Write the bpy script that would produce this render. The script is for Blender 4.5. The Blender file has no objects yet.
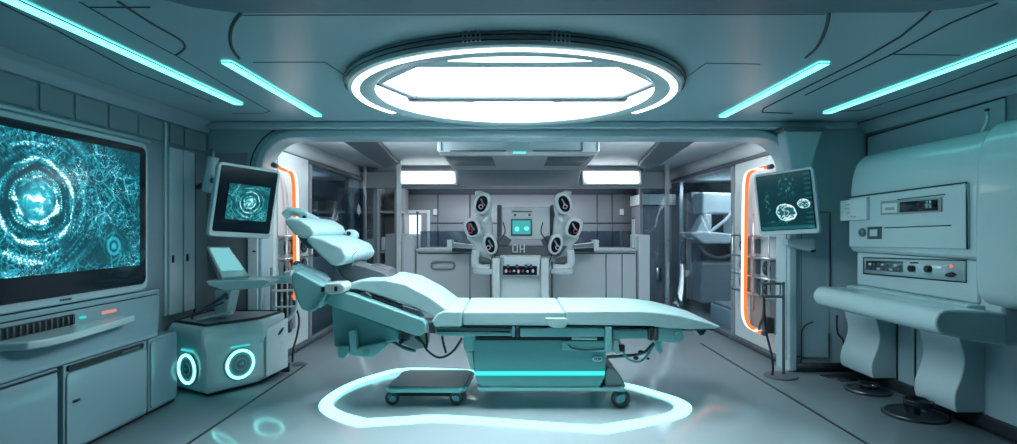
import bpy, bmesh, math, random
from mathutils import Vector, Matrix
random.seed(7)
S = bpy.context.scene
COL = S.collection

# ---------------------------------------------------------------- camera, world, exposure
F = 560.0; CX = 510.0; CY = 228.0; H = 1.3        # focal length in px, vanishing point, eye height
cam = bpy.data.cameras.new('camera'); camo = bpy.data.objects.new('camera', cam); COL.objects.link(camo)
cam.sensor_width = 36.0; cam.lens = F / 1017.0 * 36.0
cam.shift_x = -(CX - 508.5) / 1017.0; cam.shift_y = (CY - 222.0) / 1017.0
camo.location = (0, 0, H); camo.rotation_euler = (math.radians(90), 0, 0)
cam.clip_start = 0.05
S.camera = camo
S.view_settings.view_transform = 'Standard'; S.view_settings.look = 'None'
S.view_settings.exposure = 0.22; S.view_settings.gamma = 1.0; S.view_settings.use_curve_mapping = False
w = bpy.data.worlds.new('world'); S.world = w; w.use_nodes = True
w.node_tree.nodes['Background'].inputs[0].default_value = (0.05, 0.10, 0.12, 1)
w.node_tree.nodes['Background'].inputs[1].default_value = 0.3

# brightness of the lamps (the lamps themselves are built further down)
E_PANEL = 9.0; E_RING = 3.0; E_STRIP = 5.5; E_FLOOR = 2.2; E_BACK = 4.0; E_CART = 2.6

# ---------------------------------------------------------------- helpers
def P(px, py, Y): return Vector(((px-CX)/F*Y, Y, H+(CY-py)/F*Y))
def onZ(px, py, Z):
    Y = (H-Z)*F/(py-CY); return Vector(((px-CX)/F*Y, Y, Z))
def onX(px, py, X):
    Y = X*F/(px-CX); return Vector((X, Y, H+(CY-py)/F*Y))
V = Vector
def B(): return bmesh.new()

def box(bm, x, y, z):
    x0, x1 = min(x), max(x); y0, y1 = min(y), max(y); z0, z1 = min(z), max(z)
    return prism(bm, [(x0,y0,z0),(x1,y0,z0),(x1,y1,z0),(x0,y1,z0)], (0,0,z1-z0))
def prism(bm, loop, vec):
    vec = V(vec); a = [bm.verts.new(V(p)) for p in loop]; b = [bm.verts.new(V(p)+vec) for p in loop]
    n = len(a)
    bm.faces.new(a); bm.faces.new(b[::-1])
    for i in range(n):
        j = (i+1) % n
        bm.faces.new((a[i], b[i], b[j], a[j]))
    return bm
def fp(bm, pxs, Y0, Y1):            # a front outline at depth Y0, carried back to Y1
    return prism(bm, [P(x, y, Y0) for x, y in pxs], (0, Y1-Y0, 0))
def quad(bm, pts, uv=True):
    vs = [bm.verts.new(V(p)) for p in pts]; f = bm.faces.new(vs)
    l = bm.loops.layers.uv.verify()
    for lp, c in zip(f.loops, ((0,0),(1,0),(1,1),(0,1))): lp[l].uv = c
    return bm
def frames(pts, closed):
    n = len(pts); T = []
    for i in range(n):
        if closed: t = pts[(i+1) % n]-pts[i-1]
        else: t = pts[min(i+1, n-1)]-pts[max(i-1, 0)]
        T.append(t.normalized() if t.length > 1e-9 else V((0,0,1)))
    u = T[0].orthogonal().normalized(); out = []
    for t in T:
        u = (u - t*u.dot(t))
        u = u.normalized() if u.length > 1e-6 else t.orthogonal().normalized()
        out.append((u, t.cross(u)))
    return out
def tube(bm, pts, r, n=8, closed=False):
    pts = [V(p) for p in pts]; fr = frames(pts, closed); rings = []
    for i, (p, (u, v)) in enumerate(zip(pts, fr)):
        rr = r[i] if isinstance(r, (list, tuple)) else r
        rings.append([bm.verts.new(p+u*rr*math.cos(2*math.pi*k/n)+v*rr*math.sin(2*math.pi*k/n)) for k in range(n)])
    m = len(rings)
    for i in range(m if closed else m-1):
        a, b = rings[i], rings[(i+1) % m]
        # closed loops: align by nearest vertex
        off = 0
        if closed and i == m-1:
            off = min(range(n), key=lambda o: (a[0].co-b[o].co).length)
        for k in range(n):
            bm.faces.new((a[k], a[(k+1) % n], b[(k+1+off) % n], b[(k+off) % n]))
    if not closed:
        bm.faces.new(rings[0][::-1]); bm.faces.new(rings[-1])
    return bm
def sm(pts, k=6, closed=False):      # Catmull-Rom
    pts = [V(p) for p in pts]; n = len(pts); out = []
    for i in range(n if closed else n-1):
        if closed: p0, p1, p2, p3 = pts[i-1], pts[i], pts[(i+1) % n], pts[(i+2) % n]
        else: p0, p1, p2, p3 = pts[max(i-1,0)], pts[i], pts[i+1], pts[min(i+2,n-1)]
        for j in range(k):
            t = j/k
            out.append(0.5*((2*p1)+(-p0+p2)*t+(2*p0-5*p1+4*p2-p3)*t*t+(-p0+3*p1-3*p2+p3)*t**3))
    if not closed: out.append(pts[-1])
    return out
def cyl(bm, a, b, r, r2=None, n=24): return tube(bm, [a, b], [r, r if r2 is None else r2], n)
def lathe(bm, c, prof, axis=(0,0,1), n=48, a0=0, a1=2*math.pi):
    c = V(c); ax = V(axis).normalized(); u = ax.orthogonal().normalized()
    if abs(ax.z) > .99: u = V((1,0,0))
    v = ax.cross(u); full = abs(a1-a0-2*math.pi) < 1e-6; rows = []
    m = n if full else n+1
    for i in range(m):
        a = a0+(a1-a0)*i/n; d = u*math.cos(a)+v*math.sin(a)
        rows.append([bm.verts.new(c+d*r+ax*h) for r, h in prof])
    for i in range(n):
        p, q = rows[i], rows[(i+1) % m]
        for k in range(len(prof)-1):
            try: bm.faces.new((p[k], q[k], q[k+1], p[k+1]))
            except ValueError: pass
    return bm
def disc(bm, c, r, h, axis=(0,0,1), n=40, ch=0.0):
    ch = ch or min(h*.2, r*.1)
    return lathe(bm, c, [(1e-4,0),(r-ch,0),(r,ch),(r,h-ch),(r-ch,h),(1e-4,h)], axis, n)
def ellipsoid(bm, c, rad, M=None, nu=20, nv=12):
    m = Matrix.Translation(V(c)) @ (M or Matrix.Identity(4)) @ Matrix.Diagonal((rad[0], rad[1], rad[2], 1))
    bmesh.ops.create_uvsphere(bm, u_segments=nu, v_segments=nv, radius=1, matrix=m); return bm
def ell(cx, cy, rx, ry, rot=0, n=20, p=2.0):
    out = []; r = math.radians(rot)
    for k in range(n):
        a = 2*math.pi*k/n; c, s = math.cos(a), math.sin(a)
        x = rx*math.copysign(abs(c)**(2/p), c); y = ry*math.copysign(abs(s)**(2/p), s)
        out.append((cx+x*math.cos(r)-y*math.sin(r), cy+x*math.sin(r)+y*math.cos(r)))
    return out
def rrect(a0, a1, b0, b1, r, k=5):
    out = []
    for ca, cb, s in ((a1-r, b1-r, 0), (a0+r, b1-r, 90), (a0+r, b0+r, 180), (a1-r, b0+r, 270)):
        for i in range(k+1):
            t = math.radians(s+90*i/k); out.append((ca+r*math.cos(t), cb+r*math.sin(t)))
    return out
def obox(bm, c, ax, ay, az):          # oriented box from centre and half axes
    c, ax, ay, az = V(c), V(ax), V(ay), V(az)
    return prism(bm, [c-ax-ay-az, c+ax-ay-az, c+ax+ay-az, c-ax+ay-az], az*2)

LOC = {}
def finish(me, smooth):
    if smooth:
        for p in me.polygons: p.use_smooth = True
def part(name, bm, m, parent=None, bevel=0, seg=2, sharp=35, label=None, weld=True):
    if weld: bmesh.ops.remove_doubles(bm, verts=bm.verts, dist=1e-5)
    bmesh.ops.recalc_face_normals(bm, faces=bm.faces)
    if parent is None:
        xs = [v.co.x for v in bm.verts]; ys = [v.co.y for v in bm.verts]; zs = [v.co.z for v in bm.verts]
        base = V(((min(xs)+max(xs))/2, (min(ys)+max(ys))/2, min(zs)))
    else: base = LOC[parent.name]
    for v in bm.verts: v.co -= base
    if not bevel:
        for e in bm.edges:
            if len(e.link_faces) == 2 and e.calc_face_angle(0) > math.radians(sharp): e.smooth = False
    me = bpy.data.meshes.new(name); bm.to_mesh(me); bm.free(); finish(me, True)
    me.materials.append(m)
    o = bpy.data.objects.new(name, me); COL.objects.link(o)
    if parent is None: o.location = base
    else: o.parent = parent
    LOC[o.name] = base
    if bevel:
        b = o.modifiers.new('bevel', 'BEVEL'); b.width = bevel; b.segments = seg; b.limit_method = 'ANGLE'
        b.angle_limit = math.radians(30); b.harden_normals = True
    if label: o['label'] = label
    return o
def tag(o, label=None, cat=None, group=None, kind=None):
    if label: o['label'] = label
    if cat: o['category'] = cat
    if group: o['group'] = group
    if kind: o['kind'] = kind
    return o
def thing(name, loc, label, cat, group=None):
    o = bpy.data.objects.new(name, None); COL.objects.link(o); o.location = loc; LOC[o.name] = V(loc)
    o.empty_display_size = .1
    return tag(o, label, cat, group)
def struct(name, bm, m, bevel=0, seg=2, parent=None):
    o = part(name, bm, m, parent, bevel, seg)
    if parent is None: o['kind'] = 'structure'
    return o
def copy_tree(o, loc, parent=None):
    c = o.copy(); COL.objects.link(c)
    if parent is None: c.location = loc
    else: c.parent = parent
    for ch in list(o.children): copy_tree(ch, None, c)
    return c

# ---------------------------------------------------------------- materials
def mat(name, col, rough=.4, metal=0, var=.05, scale=6, spec=.5, coat=0):
    m = bpy.data.materials.new(name); m.use_nodes = True; nt = m.node_tree; b = nt.nodes['Principled BSDF']
    tc = nt.nodes.new('ShaderNodeTexCoord'); nz = nt.nodes.new('ShaderNodeTexNoise')
    nz.inputs['Scale'].default_value = scale; nz.inputs['Detail'].default_value = 4
    nt.links.new(tc.outputs['Object'], nz.inputs['Vector'])
    mx = nt.nodes.new('ShaderNodeMix'); mx.data_type = 'RGBA'
    lo = [max(0, c*(1-var)) for c in col]; hi = [min(1, c*(1+var)) for c in col]
    mx.inputs['A'].default_value = (*lo, 1); mx.inputs['B'].default_value = (*hi, 1)
    nt.links.new(nz.outputs['Fac'], mx.inputs['Factor']); nt.links.new(mx.outputs['Result'], b.inputs['Base Color'])
    mr = nt.nodes.new('ShaderNodeMapRange'); mr.inputs['To Min'].default_value = max(0, rough-.02); mr.inputs['To Max'].default_value = rough+.02
    nt.links.new(nz.outputs['Fac'], mr.inputs['Value']); nt.links.new(mr.outputs['Result'], b.inputs['Roughness'])
    b.inputs['Metallic'].default_value = metal; b.inputs['Specular IOR Level'].default_value = spec
    b.inputs['Coat Weight'].default_value = coat
    return m
def emit(name, col, s):
    m = bpy.data.materials.new(name); m.use_nodes = True; nt = m.node_tree
    nt.nodes.remove(nt.nodes['Principled BSDF']); e = nt.nodes.new('ShaderNodeEmission')
    e.inputs[0].default_value = (*col, 1); e.inputs[1].default_value = s
    nt.links.new(e.outputs[0], nt.nodes['Material Output'].inputs[0]); return m
def glass(name, tint=(.75,.85,.9), a=.12, rough=.03):
    m = bpy.data.materials.new(name); m.use_nodes = True; nt = m.node_tree
    nt.nodes.remove(nt.nodes['Principled BSDF'])
    t = nt.nodes.new('ShaderNodeBsdfTransparent'); t.inputs[0].default_value = (*tint, 1)
    g = nt.nodes.new('ShaderNodeBsdfGlossy'); g.inputs['Roughness'].default_value = rough
    fr = nt.nodes.new('ShaderNodeFresnel'); fr.inputs[0].default_value = 1.45
    ad = nt.nodes.new('ShaderNodeMath'); ad.operation = 'ADD'; ad.inputs[1].default_value = a*.3; ad.use_clamp = True
    sc = nt.nodes.new('ShaderNodeMath'); sc.operation = 'MULTIPLY'; sc.inputs[1].default_value = .22
    nt.links.new(fr.outputs[0], sc.inputs[0]); nt.links.new(sc.outputs[0], ad.inputs[0])
    mx = nt.nodes.new('ShaderNodeMixShader'); nt.links.new(ad.outputs[0], mx.inputs[0])
    nt.links.new(t.outputs[0], mx.inputs[1]); nt.links.new(g.outputs[0], mx.inputs[2])
    nt.links.new(mx.outputs[0], nt.nodes['Material Output'].inputs[0]); return m

M = dict(
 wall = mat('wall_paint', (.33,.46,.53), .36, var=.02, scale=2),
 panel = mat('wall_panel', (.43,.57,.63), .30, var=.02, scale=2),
 wall_low = mat('cabinet_paint', (.27,.42,.49), .12, var=.05, scale=3),
 ceil = mat('ceiling_paint', (.31,.47,.53), .30, var=.02, scale=1.0),
 ceil_dark = mat('ceiling_dark', (.10,.19,.24), .35),
 band = mat('band_grey', (.20,.28,.32), .5),
 floor = mat('floor_resin', (.58,.70,.76), .13, var=.04, scale=1.2),
 white = mat('white_plastic', (.68,.77,.80), .28, var=.03),
 white2 = mat('white_lacquer', (.56,.70,.74), .18, var=.03, coat=.3),
 machine = mat('machine_enamel', (.46,.63,.68), .18, var=.02, coat=.3),
 grey = mat('grey_plastic', (.28,.32,.35), .4),
 dgrey = mat('dark_grey_plastic', (.10,.12,.14), .4),
 black = mat('black_rubber', (.012,.018,.026), .4, var=.2),
 gasket = mat('gasket', (.012,.022,.03), .5, var=.2),
 bezel = mat('black_glass', (.006,.012,.022), .12, var=.1),
 metal = mat('brushed_metal', (.62,.66,.69), .28, 1, var=.05),
 dmetal = mat('dark_metal', (.16,.20,.23), .3, .9),
 teal = mat('teal_enamel', (.16,.42,.45), .30, var=.05),
 teal2 = mat('teal_enamel_light', (.26,.56,.59), .28, var=.05),
 cushion = mat('mint_upholstery', (.50,.73,.77), .42, var=.04, scale=9),
 back = mat('back_wall', (.27,.30,.34), .45, var=.08, scale=2),
 back_d = mat('back_dark', (.11,.12,.15), .35, var=.1),
 backceil = mat('back_ceiling', (.62,.67,.71), .5, var=.04),
 soffit = mat('soffit', (.30,.34,.37), .45),
 slab = mat('vent_slab', (.13,.16,.19), .5),
 counter = mat('counter_front', (.66,.72,.76), .35, var=.03),
 brown = mat('warm_grey_panel', (.26,.27,.30), .4),
 skinpatch = mat('wheel_hub', (.12,.42,.50), .3),
 red = mat('red_plastic', (.6,.06,.08), .4), pink = mat('pink_ring', (.75,.5,.55), .4),
 blue = mat('blue_plastic', (.05,.12,.3), .4),
 glass = glass('clear_glass'), glass2 = glass('tinted_glass', (.55,.62,.68), .2),
 e_panel = emit('panel_glow', (.84,.97,1), E_PANEL), e_ring = emit('ring_glow', (.80,1,.99), E_RING),
 e_strip = emit('strip_glow', (.13,.86,.82), E_STRIP*.6), e_floor = emit('floor_strip_glow', (.30,1,.96), E_FLOOR),
 e_back = emit('white_glow', (.90,.97,1), E_BACK), e_cart = emit('cart_ring_glow', (.24,1,.94), E_CART),
 e_or = emit('orange_glow', (1,.20,.045), 1.15), e_warm = emit('warm_white_glow', (1,.80,.68), 1.3),
 e_led = emit('led_cyan', (.06,.62,.62), .9), e_win = emit('lit_window', (.80,.95,1), 1.2),
 e_green = emit('green_indicator', (.15,.8,.7), 1.1), e_redled = emit('red_led', (1,.15,.1), 1.2),
)

M['perf'] = mat('perforated_grey', (.10,.12,.14), .5, var=.8, scale=30)
def cushion_bump(m):
    nt = m.node_tree; b = nt.nodes['Principled BSDF']; tc = nt.nodes['Texture Coordinate']
    nz = nt.nodes.new('ShaderNodeTexNoise'); nz.inputs['Scale'].default_value = 7; nz.inputs['Detail'].default_value = 2; nz.inputs['Distortion'].default_value = .8
    bp = nt.nodes.new('ShaderNodeBump'); bp.inputs['Strength'].default_value = .35; bp.inputs['Distance'].default_value = .02
    nt.links.new(tc.outputs['Object'], nz.inputs['Vector']); nt.links.new(nz.outputs['Fac'], bp.inputs['Height']); nt.links.new(bp.outputs['Normal'], b.inputs['Normal'])
cushion_bump(M['cushion'])
class N:                                # tiny node maths
    nt = None
    def __init__(s, sock): s.s = sock
    @staticmethod
    def w(x, n, i):
        if isinstance(x, N): N.nt.links.new(x.s, n.inputs[i])
        else: n.inputs[i].default_value = x
    @staticmethod
    def op(o, a, b=0., c=0.):
        n = N.nt.nodes.new('ShaderNodeMath'); n.operation = o
        N.w(a, n, 0); N.w(b, n, 1)
        if o in ('SMOOTH_MIN', 'MULTIPLY_ADD', 'COMPARE'): N.w(c, n, 2)
        return N(n.outputs[0])
    def __add__(s, o): return N.op('ADD', s, o)
    def __sub__(s, o): return N.op('SUBTRACT', s, o)
    def __mul__(s, o): return N.op('MULTIPLY', s, o)
    def __truediv__(s, o): return N.op('DIVIDE', s, o)
    def __rmul__(s, o): return N.op('MULTIPLY', s, o)
    def pw(s, e): return N.op('POWER', s, e)
    def abs(s): return N.op('ABSOLUTE', s)
    def sin(s): return N.op('SINE', s)
    def ss(s, a, b):                    # smoothstep a..b -> 0..1 (a > b reverses)
        n = N.nt.nodes.new('ShaderNodeMapRange'); n.interpolation_type = 'SMOOTHSTEP'
        lo, hi, r0, r1 = (a, b, 0, 1) if a < b else (b, a, 1, 0)
        N.w(s, n, 0); n.inputs[1].default_value = lo; n.inputs[2].default_value = hi
        n.inputs[3].default_value = r0; n.inputs[4].default_value = r1
        return N(n.outputs[0])
def vec(x, y, z=0.):
    n = N.nt.nodes.new('ShaderNodeCombineXYZ'); N.w(x, n, 0); N.w(y, n, 1); N.w(z, n, 2); return N(n.outputs[0])
def noise(v, scale, detail=3, dist=0):
    n = N.nt.nodes.new('ShaderNodeTexNoise'); N.w(v, n, 'Vector'); n.inputs['Scale'].default_value = scale
    n.inputs['Detail'].default_value = detail; n.inputs['Distortion'].default_value = dist; return N(n.outputs['Fac'])
def voro(v, scale, feat='F1', rnd=1.):
    n = N.nt.nodes.new('ShaderNodeTexVoronoi'); n.feature = feat; N.w(v, n, 'Vector'); n.inputs['Scale'].default_value = scale
    n.inputs['Randomness'].default_value = rnd; return N(n.outputs['Distance'])
def screen_mat(name, kind, asp, c1, c2, strength):
    m = bpy.data.materials.new(name); m.use_nodes = True; N.nt = nt = m.node_tree
    nt.nodes.remove(nt.nodes['Principled BSDF'])
    tc = nt.nodes.new('ShaderNodeTexCoord'); sp = nt.nodes.new('ShaderNodeSeparateXYZ'); nt.links.new(tc.outputs['UV'], sp.inputs[0])
    u = N(sp.outputs[0])*asp; v = N(sp.outputs[1])
    if kind == 'rings':
        cx, cy = .535*asp, .52
        n1 = noise(vec(u, v), 3.5, 3); n2 = noise(vec(u, v, 4.), 4, 3)
        du = u + (n1-.5)*.10; dv = v + (n2-.5)*.10
        dx = du-cx; dy = dv-cy; r = N.op('SQRT', dx*dx+dy*dy); an = N.op('ARCTAN2', dy, dx)
        rings = ((r*48.).sin()*.5+.5).pw(3)
        rings2 = ((r*128.+1.).sin()*.5+.5).pw(4)
        arcs = noise(vec(r*11., an*.9), 1.6, 3).ss(.42, .60)
        beads = ((an*70.).sin()*.5+.5)
        R = (noise(vec(u, v, 21.), 70, 2).ss(.36,.60)*.9+.25)*(rings*arcs*1.7 + rings2*arcs*beads*1.3)*r.ss(.72, .20)*r.ss(.05,.16)
        core = r.ss(.20, .0)
        corei = core*(noise(vec(u, v, 9.), 16, 6, .6).ss(.40, .72)*1.2 + .55)
        edge = voro(vec(du, dv), 5.5, 'DISTANCE_TO_EDGE').ss(.045, .0)*noise(vec(u, v, 2.), 5, 2).ss(.42,.62)
        edge2 = voro(vec(du, dv, 3.), 14, 'DISTANCE_TO_EDGE').ss(.06, .0)*noise(vec(u, v, 7.), 6, 3).ss(.45,.62)
        fil = (noise(vec(u*1.0, v*1.0, 1.), 6, 6, 2.2)-.5).abs().ss(.030, .0)
        fil2 = (noise(vec(u, v, 5.), 12, 4, 1.2)-.5).abs().ss(.04, .0)
        speck = voro(vec(u, v, 1.), 75).ss(.30, .05)*noise(vec(u, v, 3.), 5, 4).ss(.44, .66)
        dark = noise(vec(u, v, 12.), 2.6, 2).ss(.36, .52)
        dx2 = u-.86*asp; dy2 = v-.18; r2 = N.op('SQRT', dx2*dx2+dy2*dy2)
        small = ((r2*120.).sin()*.5+.5)*r2.ss(.13,.04)
        val = R*1.0 + corei*1.3 + (edge*.6+edge2*.5+fil*.5+fil2*.12+speck*2.4)*(dark*.9+.12)*r.ss(.14,.46) + small*.6 + speck*.5*core
        base = noise(vec(u, v, 6.), 4, 3)*.10
        val = (val + base)*.62
    else:
        asp_ = asp
        def blob(cx, cy, rx, ry, rot, k, seed):
            c, s = math.cos(rot), math.sin(rot)
            X = ((u-cx)*c + (v-cy)*s)/rx; Y = ((v-cy)*c - (u-cx)*s)/ry
            r = N.op('SQRT', X*X+Y*Y) + (noise(vec(u, v, seed), 9, 3)-.5)*.35
            inside = r.ss(1.02, .92); rim = inside*r.ss(.70, .95)
            fold = (noise(vec(u, v, seed+2), k, 4, 1.2)-.5).abs().ss(.07, .0)
            return rim*.9 + inside*(fold*1.1 + .14)
        val = blob(.50*asp, .30, .20*asp, .15, -.35, 9, 1.) + blob(.84*asp, .43, .12*asp, .085, -.1, 14, 2.)*.9
        cl = noise(vec(u*2.2, v, 5.), 12, 4).ss(.5, .72)
        val = val + cl*((u-.55*asp).abs().ss(.20, .05))*((v-.76).abs().ss(.24, .10))*.55
        val = val + cl*((u-.16*asp).abs().ss(.06, .02))*((v-.48).abs().ss(.26, .1))*.8
        val = val + noise(vec(u, v*4., 8.), 16, 3).ss(.52,.7)*((v-.13).abs().ss(.06,.02))*((u-.35*asp).abs().ss(.25,.12))*.5
        grid = ((v*75.).sin()*.5+.5).pw(6)*u.ss(.86*asp,.9*asp)*.12
        val = val*.8 + grid + .03 + v.ss(.07, .05)*.12
    nt_ = nt
    cr = nt.nodes.new('ShaderNodeValToRGB'); nt.links.new(val.s, cr.inputs[0])
    e0 = cr.color_ramp.elements; e0[0].position = 0; e0[0].color = (*c1, 1); e0[1].position = 1; e0[1].color = (.75, 1, 1, 1)
    k = cr.color_ramp.elements.new(.5); k.color = (*c2, 1)
    e = nt.nodes.new('ShaderNodeEmission'); nt.links.new(cr.outputs[0], e.inputs[0]); e.inputs[1].default_value = strength
    gl = nt.nodes.new('ShaderNodeBsdfGlossy'); gl.inputs['Roughness'].default_value = .12; gl.inputs[0].default_value = (.04,.04,.04,1)
    ad = nt.nodes.new('ShaderNodeAddShader'); nt.links.new(e.outputs[0], ad.inputs[0]); nt.links.new(gl.outputs[0], ad.inputs[1])
    nt.links.new(ad.outputs[0], nt.nodes['Material Output'].inputs[0]); return m
M['scr_big'] = screen_mat('screen_wall', 'rings', 2.2, (.002,.018,.030), (.025,.36,.46), 1.45)
M['scr_left'] = screen_mat('screen_arm', 'rings', 1.25, (.002,.022,.034), (.03,.40,.46), 1.1)
M['scr_right'] = screen_mat('screen_scan', 'scan', .95, (.003,.020,.027), (.04,.30,.35), 1.0)

# floor: faint tile joints
def floor_joints(m):
    nt = m.node_tree; b = nt.nodes['Principled BSDF']; b.inputs['Specular IOR Level'].default_value = .6
floor_joints(M['floor'])

# ================================================================ THE SHELL
ZC = 2.25; YP = 5.10
bm = B(); box(bm, (-4.2,4.2), (-1.6,10.7), (-.1,0)); struct('floor', bm, M['floor'])
# floor grooves
n = 1
for X, y1 in ((-1.94, 5.3), (2.15, 6.3)):
    bm = B(); box(bm, (X-.011,X+.011), (0.5,y1), (0.0,.0015)); struct('trim_%d' % n, bm, M['gasket']); n += 1
# main ceiling with a round opening for the lamp
LC = V((.03, 3.80, 0)); LR = 1.1
def holed(bm, x0, x1, y0, y1, c, r, z, nn=72):
    an = [2*math.pi*k/nn for k in range(nn)] + [math.atan2(y-c.y, x-c.x) % (2*math.pi) for x in (x0,x1) for y in (y0,y1)]
    an = sorted(set(round(a, 6) for a in an)); inn, out = [], []
    for a in an:
        d = V((math.cos(a), math.sin(a), 0)); ts = []
        if d.x > 1e-9: ts.append((x1-c.x)/d.x)
        if d.x < -1e-9: ts.append((x0-c.x)/d.x)
        if d.y > 1e-9: ts.append((y1-c.y)/d.y)
        if d.y < -1e-9: ts.append((y0-c.y)/d.y)
        t = min(ts)
        inn.append(((c.x+d.x*r, c.y+d.y*r))); out.append((c.x+d.x*t, c.y+d.y*t))
    va = [[bm.verts.new((*p, zz)) for p in L] for zz in (z, z+.2) for L in (inn, out)]
    m = len(an)
    for i in range(m):
        j = (i+1) % m
        bm.faces.new((va[0][i], va[0][j], va[1][j], va[1][i])); bm.faces.new((va[2][i], va[3][i], va[3][j], va[2][j]))
        bm.faces.new((va[0][i], va[2][i], va[2][j], va[0][j])); bm.faces.new((va[1][i], va[1][j], va[3][j], va[3][i]))
    return bm
bm = holed(B(), -2.75, 3.23, -1.6, 5.1, LC, 1.06, ZC); struct('ceiling', bm, M['ceil'])
# near dark ceiling panel and the black joints between panels
cz = ZC-.004
bm = B(); prism(bm, [(-1.95,.2,ZC-.012),(2.2,.2,ZC-.012),(2.2,2.05,ZC-.012),(1.95,2.38,ZC-.012),(1.75,2.44,ZC-.012),(-1.2,2.44,ZC-.012),(-1.35,2.38,ZC-.012),(-1.65,2.05,ZC-.012)], (0,0,.012))
struct('trim_3', bm, M['ceil_dark'])
joints = [
 ([(215,1),(228,7),(242,10),(835,10),(848,7),(862,1)], .012, 0),
 ([(242,11),(233,24),(230,36),(232,48),(239,58)], .009, 1), ([(829,11),(827,24),(822,38),(816,48),(806,57)], .009, 1),
 ([(118,1),(150,22),(178,38),(184,44),(184,49),(176,55)], .007, 1), ([(80,2),(132,32),(177,56),(245,97),(270,111),(264,113),(232,113)], .004, 0),
 ([(0,3),(60,32),(130,70),(212,102)], .005, 0),
 ([(941,1),(923,18),(901,36),(860,60),(800,90),(764,108),(762,112),(792,113)], .007, 0),
 ([(997,3),(950,23),(892,54),(830,83),(805,95)], .006, 0), ([(1016,55),(940,85),(862,110),(840,111)], .005, 0),
 ([(760,64),(706,63)], .003, 0), ([(706,63),(688,76)], .003, 0), ([(253,62),(325,62)], .003, 0), ([(325,62),(346,76)], .003, 0),
 ([(240,15),(825,14)], .003, 0), ([(890,54),(960,55)], .004, 0), ([(90,7),(150,7)], .004, 0),
]
k = 4
for pts, r, s in joints:
    pp = [onZ(x, y, ZC) for x, y in pts]
    bm = tube(B(), sm(pp, 5) if s else pp, r, 6); struct('trim_%d' % k, bm, M['gasket']); k += 1
# side walls
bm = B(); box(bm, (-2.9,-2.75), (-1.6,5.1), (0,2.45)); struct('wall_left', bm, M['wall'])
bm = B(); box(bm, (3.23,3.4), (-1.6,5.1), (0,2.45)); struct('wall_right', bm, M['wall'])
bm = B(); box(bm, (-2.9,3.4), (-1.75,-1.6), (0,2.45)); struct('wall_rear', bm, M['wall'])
# coved joint under the ceiling, both sides
for X, s in ((-2.75, 1), (3.23, -1)):
    bm = B(); prism(bm, [(X,-1.5,ZC),(X+s*.10,-1.5,ZC),(X+s*.035,-1.5,ZC-.035),(X,-1.5,ZC-.10)], (0,6.6,0)); struct('trim_%d' % k, bm, M['wall'], .012, 3); k += 1
bm = tube(B(), [(3.14,0,ZC-.002),(3.14,5.1,ZC-.002)], .008, 6); struct('trim_%d' % k, bm, M['gasket']); k += 1
# portal wall with its rounded opening
XL, XR, ZT = -2.24, 2.52, 2.115
def uloop(off, z0=0.0, r=.30, Y=YP):
    x0, x1, zt = XL-off, XR+off, ZT+off; r = r+off; out = [(x1, Y, z0)]
    for i in range(9):
        t = math.radians(90*i/8); out.append((x1-r+r*math.cos(t), Y, zt-r+r*math.sin(t)))
    for i in range(9):
        t = math.radians(90+90*i/8); out.append((x0+r+r*math.cos(t), Y, zt-r+r*math.sin(t)))
    out.append((x0, Y, z0)); return out
inner = uloop(0)
loop = [(4.2,YP,0)] + inner + [(-4.2,YP,0), (-4.2,YP,2.5), (4.2,YP,2.5)]
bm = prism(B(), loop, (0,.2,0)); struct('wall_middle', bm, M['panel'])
a = uloop(.075, Y=YP-.045); b_ = uloop(0.0, Y=YP-.045)
bm = prism(B(), a + b_[::-1], (0,.065,0)); struct('trim_%d' % k, bm, M['panel'], .018, 3); k += 1
bm = tube(B(), [(x,YP-.001,z) for x,y,z in uloop(.13)], .006, 6); struct('trim_%d' % k, bm, M['gasket']); k += 1
# header beam in front of the portal
bm = B(); box(bm, (-2.72,3.1), (4.98,5.1), (2.19,ZC)); struct('trim_%d' % k, bm, M['panel'], .015, 2); k += 1
# plinths at the portal wall feet
bm = B(); box(bm, (2.56,3.22), (5.06,5.098), (0,.075)); struct('baseboard_right', bm, M['gasket'])
bm = B(); box(bm, (-2.0,-2.24), (5.06,5.098), (0,.075)); struct('baseboard_left', bm, M['gasket'])
# back room
YB = 10.5
bm = B(); box(bm, (-4.2,4.2), (YB,YB+.15), (0,2.5)); struct('wall_back', bm, M['back'])
bm = B(); box(bm, (-4.2,4.2), (5.3,YB), (2.25,2.5)); struct('ceiling_back', bm, M['backceil'])
bm = B(); box(bm, (-4.2,-4.05), (5.3,YB), (0,2.2)); struct('wall_left_back', bm, M['back'])
bm = B(); box(bm, (4.05,4.2), (5.3,YB), (0,2.2)); struct('wall_right_back', bm, M['back'])
# back wall panel joints and lower band
for x in (438,470,566,597,612,632,655,675):
    bm = B(); X = (x-CX)/F*YB; box(bm, (X-.015,X+.015), (YB-.008,YB), (0,2.05)); struct('trim_%d' % k, bm, M['back_d']); k += 1
for y in (223,):
    bm = B(); Z = H+(CY-y)/F*YB; box(bm, (-4,4), (YB-.012,YB-.0), (Z-.012,Z+.012)); struct('trim_%d' % k, bm, M['back_d']); k += 1
bm = B(); box(bm, (-4,4), (YB-.02,YB-.001), (1.93,2.25)); struct('trim_%d' % k, bm, M['back_d']); k += 1

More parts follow.
